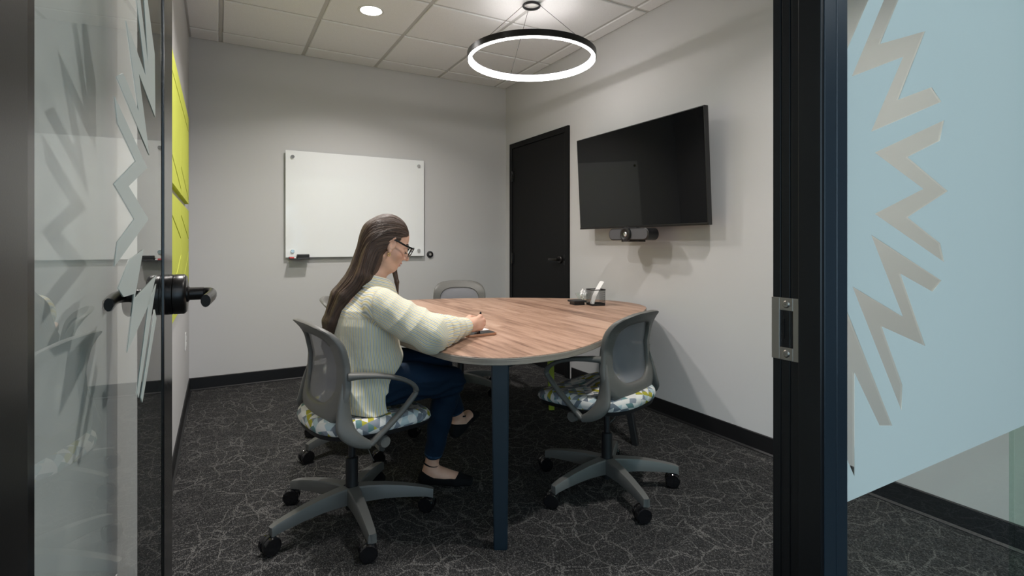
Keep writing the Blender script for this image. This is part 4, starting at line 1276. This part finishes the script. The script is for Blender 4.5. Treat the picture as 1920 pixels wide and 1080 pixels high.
sideS = np.abs(qS@A((.83, .50, 0)))
fattr(jeans, 'worn', np.clip(1.2-np.abs(tT-.45)*2.4, 0, 1)*(qT[:, 2] > .02)*(dT < .12)*.8)
hem = np.zeros(len(PV))
for kn, an in ((KNR, ANR), (KNL, ANL)):
    _, t3, q3 = seg(PV, kn, an); dd_ = np.linalg.norm(q3, axis=1); hem = np.maximum(hem, ((np.abs(t3-.835) < .006) & (dd_ < .075)).astype(float)*.6)
side_line = ((np.abs(qS@A((.50, .86, 0))+.004) < .0028) & (qS@A((.86, -.50, 0)) > 0) & (tS > .1) & (dS < .075)).astype(float)*.5
fattr(jeans, 'stitch', np.clip(hem+side_line, 0, 1))

# ---- ballet flats with ankle straps
M['suede'] = plain('black_suede', (.006,.006,.007), .85, spec=.15)
def shoe(an, to, lab):
    fw = to-an; fw = fw.copy(); fw[2] = 0; L = np.linalg.norm(fw); fw /= L; drop = to[2]-an[2]
    sl = (drop+.060)/L
    def sdf(p):
        q = p-an; t = q@fw; h_ = q[..., 2]-(-.062+np.clip(t+.03, 0, 1)*sl*.95)          # height over the sole line
        d = foot(p, an.copy(), to.copy())-.0042
        top = np.interp(t, [-.07, -.03, .02, .07, L-.075, L-.045, L], [.042, .040, .020, .017, .020, .060, .09])
        return smax(smax(d, h_-top, .003), -.032-h_, .006)
    lo_ = np.minimum(an, to)-.09; hi_ = np.maximum(an, to)+.09; lo_[2] = max(lo_[2], -.01)
    PV, FF = surface_nets(sdf, lo_, hi_, .0034); PV[:, 2] = np.maximum(PV[:, 2], .0006)
    o = link_mesh('shoe', PV, FF, M['suede'], person, PO)
    m = MB(); c0 = an+A((0, 0, .012)); side = A((-fw[1], fw[0], 0)); ring = []
    for k in range(29):
        th_ = 2*math.pi*k/28; ring.append(tuple(c0-PO+fw*(math.cos(th_)*.0375+.001)+side*(math.sin(th_)*.0365)+U_*(.010*-math.cos(th_))))
    m.tube(ring, [(.0022, .0042)]*29, 8, caps=False); s_ = m.build('ankle_strap', M['suede'], o, True, 0)
    return o
shoe(ANR, TOR, 'r'); shoe(ANL, TOL, 'l')

# ---- hair
def hair_mat():
    t = NT('dark_brown_hair'); u = t.n('ShaderNodeAttribute', attribute_name='tone').outputs['Fac']; fl = t.n('ShaderNodeAttribute', attribute_name='flow').outputs['Vector']
    n1 = t.noise(t.mapping(fl, (5, 55, 55)), 1.0, 4, .65); n2 = t.noise(t.mapping(fl, (9, 190, 190)), 1.0, 2)
    f = t.math('ADD', t.math('MULTIPLY', u, .35), t.math('ADD', t.math('MULTIPLY', n1, .75), t.math('MULTIPLY', n2, .2)))
    col = t.ramp(f, [(.35, (.011,.0065,.005)), (.52, (.034,.018,.012)), (.72, (.075,.042,.027)), (.92, (.13,.078,.050))])
    return t.done(t.bsdf(col, .42, spec=.45, normal=t.bump(t.math('ADD', n1, n2), .55, .004)))
M['hair'] = hair_mat()
fallR = [hl(-.070, -.040, .04), A((.535, 2.225, 1.045)), A((.462, 2.245, .960)), A((.418, 2.268, .85)), A((.402, 2.285, .745)), A((.400, 2.290, .69))]
fallM = [hl(-.085, .0, .03), A((.520, 2.285, 1.045)), A((.448, 2.300, .955)), A((.408, 2.305, .85)), A((.396, 2.310, .745)), A((.395, 2.310, .70))]
fallL = [hl(-.070, .045, .03), A((.525, 2.335, 1.04)), A((.452, 2.350, .955)), A((.412, 2.345, .85)), A((.400, 2.335, .76))]
lock = [hl(.052, .072, .050), hl(.020, .085, -.02), A((.700, 2.345, 1.06)), A((.712, 2.342, 1.00)), A((.716, 2.338, .945))]
def hair_sdf(p):
    q = ((p-HD)/HS)@HX_.T
    cp = ell(p, hl(-.020, 0, .044), HX_, A((.101, .087, .099))*HS)
    cp = smin(cp, ell(p, hl(-.050, 0, .005), HX_, A((.080, .086, .085))*HS), .03)
    # the hairline leaves the face free
    x, z = q[..., 0], q[..., 2]
    face = (x-(.012+.55*z+.004*np.sin(z*210)))*.85
    face = np.where(z > .060, np.minimum((x-(.045+2.2*(z-.060)))*.5, .03), face)
    cp = smax(cp, face*HS, .006)
    cp = smin(cp, cap(p, hl(-.040, -.050, -.010), A((.575, 2.232, 1.075)), .030, .026), .02)
    cp = smin(cp, cap(p, hl(-.040, .050, -.010), A((.580, 2.335, 1.075)), .030, .026), .02)
    # ear shows through the tucked-back hair
    cp = smax(cp, -ell(p, hl(.012, -.090, -.004), HX_, A((.018, .030, .030))*HS), .006)
    d = cp
    for f_, r_ in ((fallR, [.040, .036, .030, .024, .014, .003]), (fallM, [.045, .040, .033, .026, .016, .004]), (fallL, [.040, .034, .028, .020, .010])):
        d = smin(d, chain(p, f_, r_, .012), .022)
    return smin(d, chain(p, lock, [.010, .013, .012, .010, .003], .006), .008)
PV, FF = surface_nets(hair_sdf, (.33, 2.12, .64), (.80, 2.43, 1.34), .0034)
hair = link_mesh('hair', PV, FF, M['hair'], person, PO)
# combing direction: a guide from the brow over the skull and down the back; streaks keep their place round it
guide = A(spline([tuple(hl(.10, 0, .085)), tuple(hl(.03, 0, .065)), tuple(hl(-.035, 0, .03)), tuple(hl(-.085, 0, -.045)), (.512, 2.287, 1.02), (.448, 2.295, .94), (.410, 2.300, .85), (.399, 2.305, .76), (.397, 2.308, .70)], 6))
gt = np.gradient(guide, axis=0); gt /= np.linalg.norm(gt, axis=1)[:, None]
gl2 = np.concatenate([[0], np.cumsum(np.linalg.norm(np.diff(guide, axis=0), axis=1))])
gside = -HX_[1]*np.ones((len(guide), 1)); gup = np.cross(gside, gt); gup /= np.linalg.norm(gup, axis=1)[:, None]
grad_r = np.interp(gl2/gl2[-1], [0, .2, .45, .7, 1], [.09, .09, .07, .045, .02])
def flow_of(P):
    k_ = ((P[:, None, :]-guide[None])**2).sum(-1).argmin(1); q = P-guide[k_]
    al = gl2[k_]+(q*gt[k_]).sum(1); a_ = np.arctan2((q*gside[k_]).sum(1), (q*gup[k_]).sum(1))
    return np.stack([al, np.cos(a_)*.5, np.sin(a_)*.5], -1)
def vattr(o, name, v):
    a_ = o.data.attributes.new(name, 'FLOAT_VECTOR', 'POINT'); a_.data.foreach_set('vector', np.asarray(v, np.float32).ravel())
vattr(hair, 'flow', flow_of(PV)); fattr(hair, 'tone', np.full(len(PV), .4))
# fine loose strands combed over the mass
rnd = np.random.RandomState(11); NSTR = 900
th0 = rnd.uniform(-2.6, 2.6, NSTR); k0 = rnd.randint(0, 22, NSTR); k1 = np.minimum(len(guide)-1, k0+rnd.randint(14, 34, NSTR)); NP = 16
kk = (k0[:, None]+(k1-k0)[:, None]*np.linspace(0, 1, NP)[None]); ki = np.clip(kk.round().astype(int), 0, len(guide)-1)
gi_ = lambda arr: np.stack([np.interp(kk, np.arange(len(guide)), arr[:, q_]) for q_ in range(3)], -1)
ang = th0[:, None]+.10*np.sin(kk*.25+th0[:, None]*7); dirs = gi_(gside)*np.sin(ang)[..., None]+gi_(gup)*np.cos(ang)[..., None]
cen = gi_(guide); t_ = np.full(kk.shape, .12)
for _ in range(9):
    dd = hair_sdf((cen+dirs*t_[..., None]).reshape(-1, 3)).reshape(kk.shape); t_ = np.clip(t_-(dd-.0006)*.9, .004, .16)
SP = cen+dirs*t_[..., None]; dd = hair_sdf(SP.reshape(-1, 3)).reshape(kk.shape)
m = MB(); tones = []; fls = []
for a_ in range(NSTR):
    ok_ = np.abs(dd[a_]) < .003
    if ok_.sum() < 6: continue
    idx = np.where(ok_)[0]; idx = idx[:max(6, len(idx))]
    # longest unbroken run on the mass
    runs = np.split(idx, np.where(np.diff(idx) > 1)[0]+1); idx = max(runs, key=len)
    if len(idx) < 5: continue
    pts = SP[a_][idx]
    if np.linalg.norm(np.diff(pts, axis=0), axis=1).max() > .035: continue
    n0 = len(m.v); nn = len(idx)
    m.tube([Vector(v_-PO) for v_ in pts], [.0011*(1-abs(2*k_/(nn-1)-1)**3*.8) for k_ in range(nn)], 4, up=(.2, -.9, .3))
    tones += [rnd.uniform(.1, .9)]*(len(m.v)-n0)
strands = m.build('loose_strands', M['hair'], hair, True, 0)
fattr(strands, 'tone', tones); vattr(strands, 'flow', flow_of(A(m.v)+PO)); strands['kind'] = 'stuff'

# ---- glasses, eyes, brows, earring
M['brow'] = plain('brow_hair', (.022,.014,.010), .6); M['eye'] = plain('eye_white', (.70,.68,.66), .15); M['iris'] = plain('brown_iris', (.05,.025,.015), .1); M['gold'] = plain('gold', (.75,.50,.18), .2, 1.0)
gl_ = empty('glasses', tuple(HD-PO), parent=person)
def hloc(x, y, z): return Vector(hl(x, y, z)-HD)
for s in (-1, 1):
    ring = []; lens = []
    for k in range(28):
        a_ = 2*math.pi*k/28; c_, s_ = math.cos(a_), math.sin(a_); r_ = (abs(c_)**2.8+abs(s_)**2.8)**(-1/2.8)
        yy = s*(.033+.0255*c_*r_*s*s); zz_ = .010+.0235*s_*r_; xx = .110-.10*(abs(yy)-.02)*.4+.10*zz_*.9
        ring.append(hloc(xx, yy, zz_)); lens.append(hloc(xx-.0006, yy, zz_))
    MB().tube(ring+[ring[0]], [(.0030, .0021)]*29, 8, caps=False).build('rim', M['black_gloss'], gl_, True, 0)
    MB().add(lens, [tuple(range(28))]).build('lens', M['glass'], gl_)
    tp = [hloc(.108, s*.058, .026), hloc(.102, s*.070, .026), hloc(.060, s*.079, .026), hloc(.020, s*.084, .030), hloc(-.002, s*.085, .026), hloc(-.018, s*.082, .004)]
    MB().tube(spline([tuple(v_) for v_ in tp], 4), [(.0018, .0042)]*21, 8, up=tuple(HX_[2])).build('temple', M['black_gloss'], gl_, True, 0)
    ey = empty('eye', tuple(Vector(hl(.0765, s*.033, .001)-PO)), parent=person)
    bm = bmesh.new(); bmesh.ops.create_uvsphere(bm, u_segments=18, v_segments=12, radius=.0108); me = bpy.data.meshes.new('eyeball'); bm.to_mesh(me); bm.free(); me.shade_smooth(); me.materials.append(M['eye'])
    o = bpy.data.objects.new('eyeball', me); COL.objects.link(o); o.parent = ey
    look = (HX_[0]*.86-HX_[2]*.5); look /= np.linalg.norm(look)
    bm = bmesh.new(); bmesh.ops.create_uvsphere(bm, u_segments=14, v_segments=10, radius=.0060); me = bpy.data.meshes.new('iris'); bm.to_mesh(me); bm.free(); me.shade_smooth(); me.materials.append(M['iris'])
    o = bpy.data.objects.new('iris', me); COL.objects.link(o); o.parent = ey; o.location = Vector(look*.0070)
    bw = [hl(.087, s*.014, .032), hl(.084, s*.030, .038), hl(.072, s*.048, .034)]
    MB().tube(spline([tuple(A(v_)-PO) for v_ in bw], 4), [(.003*(1-.5*k/8), .0022) for k in range(9)], 6).build('eyebrow', M['brow'], person, True, 0)
    ls = [hl(.085, s*.020, .000), hl(.0925, s*.033, -.004), hl(.084, s*.047, -.001)]
    MB().tube(spline([tuple(A(v_)-PO) for v_ in ls], 4), .0022, 6).build('eyelashes', M['black_plastic'], person, True, 0)
MB().tube(spline([tuple(hloc(.113, y_, .006+z_)) for y_, z_ in ((-.0085, .009), (-.004, .012), (.004, .012), (.0085, .009))], 4), .0022, 8).build('bridge', M['black_gloss'], gl_, True, 0)
m = MB(); c0 = hl(.012, -.085, -.042)-PO
m.tube([tuple(c0+HX_[0]*(.0065*math.cos(a_))+HX_[2]*(.0065*math.sin(a_))) for a_ in [2*math.pi*k/16 for k in range(17)]], .0019, 8, caps=False)
m.build('earring', M['gold'], person, True, 0)

# ---- pen held in the right hand
pa, pb = A((1.102, 2.290, TZ+.0035)), A((1.070, 2.206, .856))
ax = (pb-pa)/np.linalg.norm(pb-pa); L = np.linalg.norm(pb-pa)
pen = empty('pen', tuple(pa), label='dark pen held upright in her right hand over the paper', cat='pen')
m = MB(); m.tube([tuple(ax*t) for t in (.012, .016, L*.6, L*.97, L)], [.0035, .0045, .0047, .0045, .003], 12); m.build('barrel', M['black_plastic'], pen, True, 0)
MB().tube([(0, 0, 0), tuple(ax*.004), tuple(ax*.012)], [.0006, .0012, .0034], 10).build('tip', M['steel'], pen, True, 0)
MB().tube([tuple(ax*(L-.04)+A((.004, -.002, 0))), tuple(ax*(L-.008)+A((.004, -.002, 0)))], .0012, 6).build('clip', M['steel'], pen, True, 0)
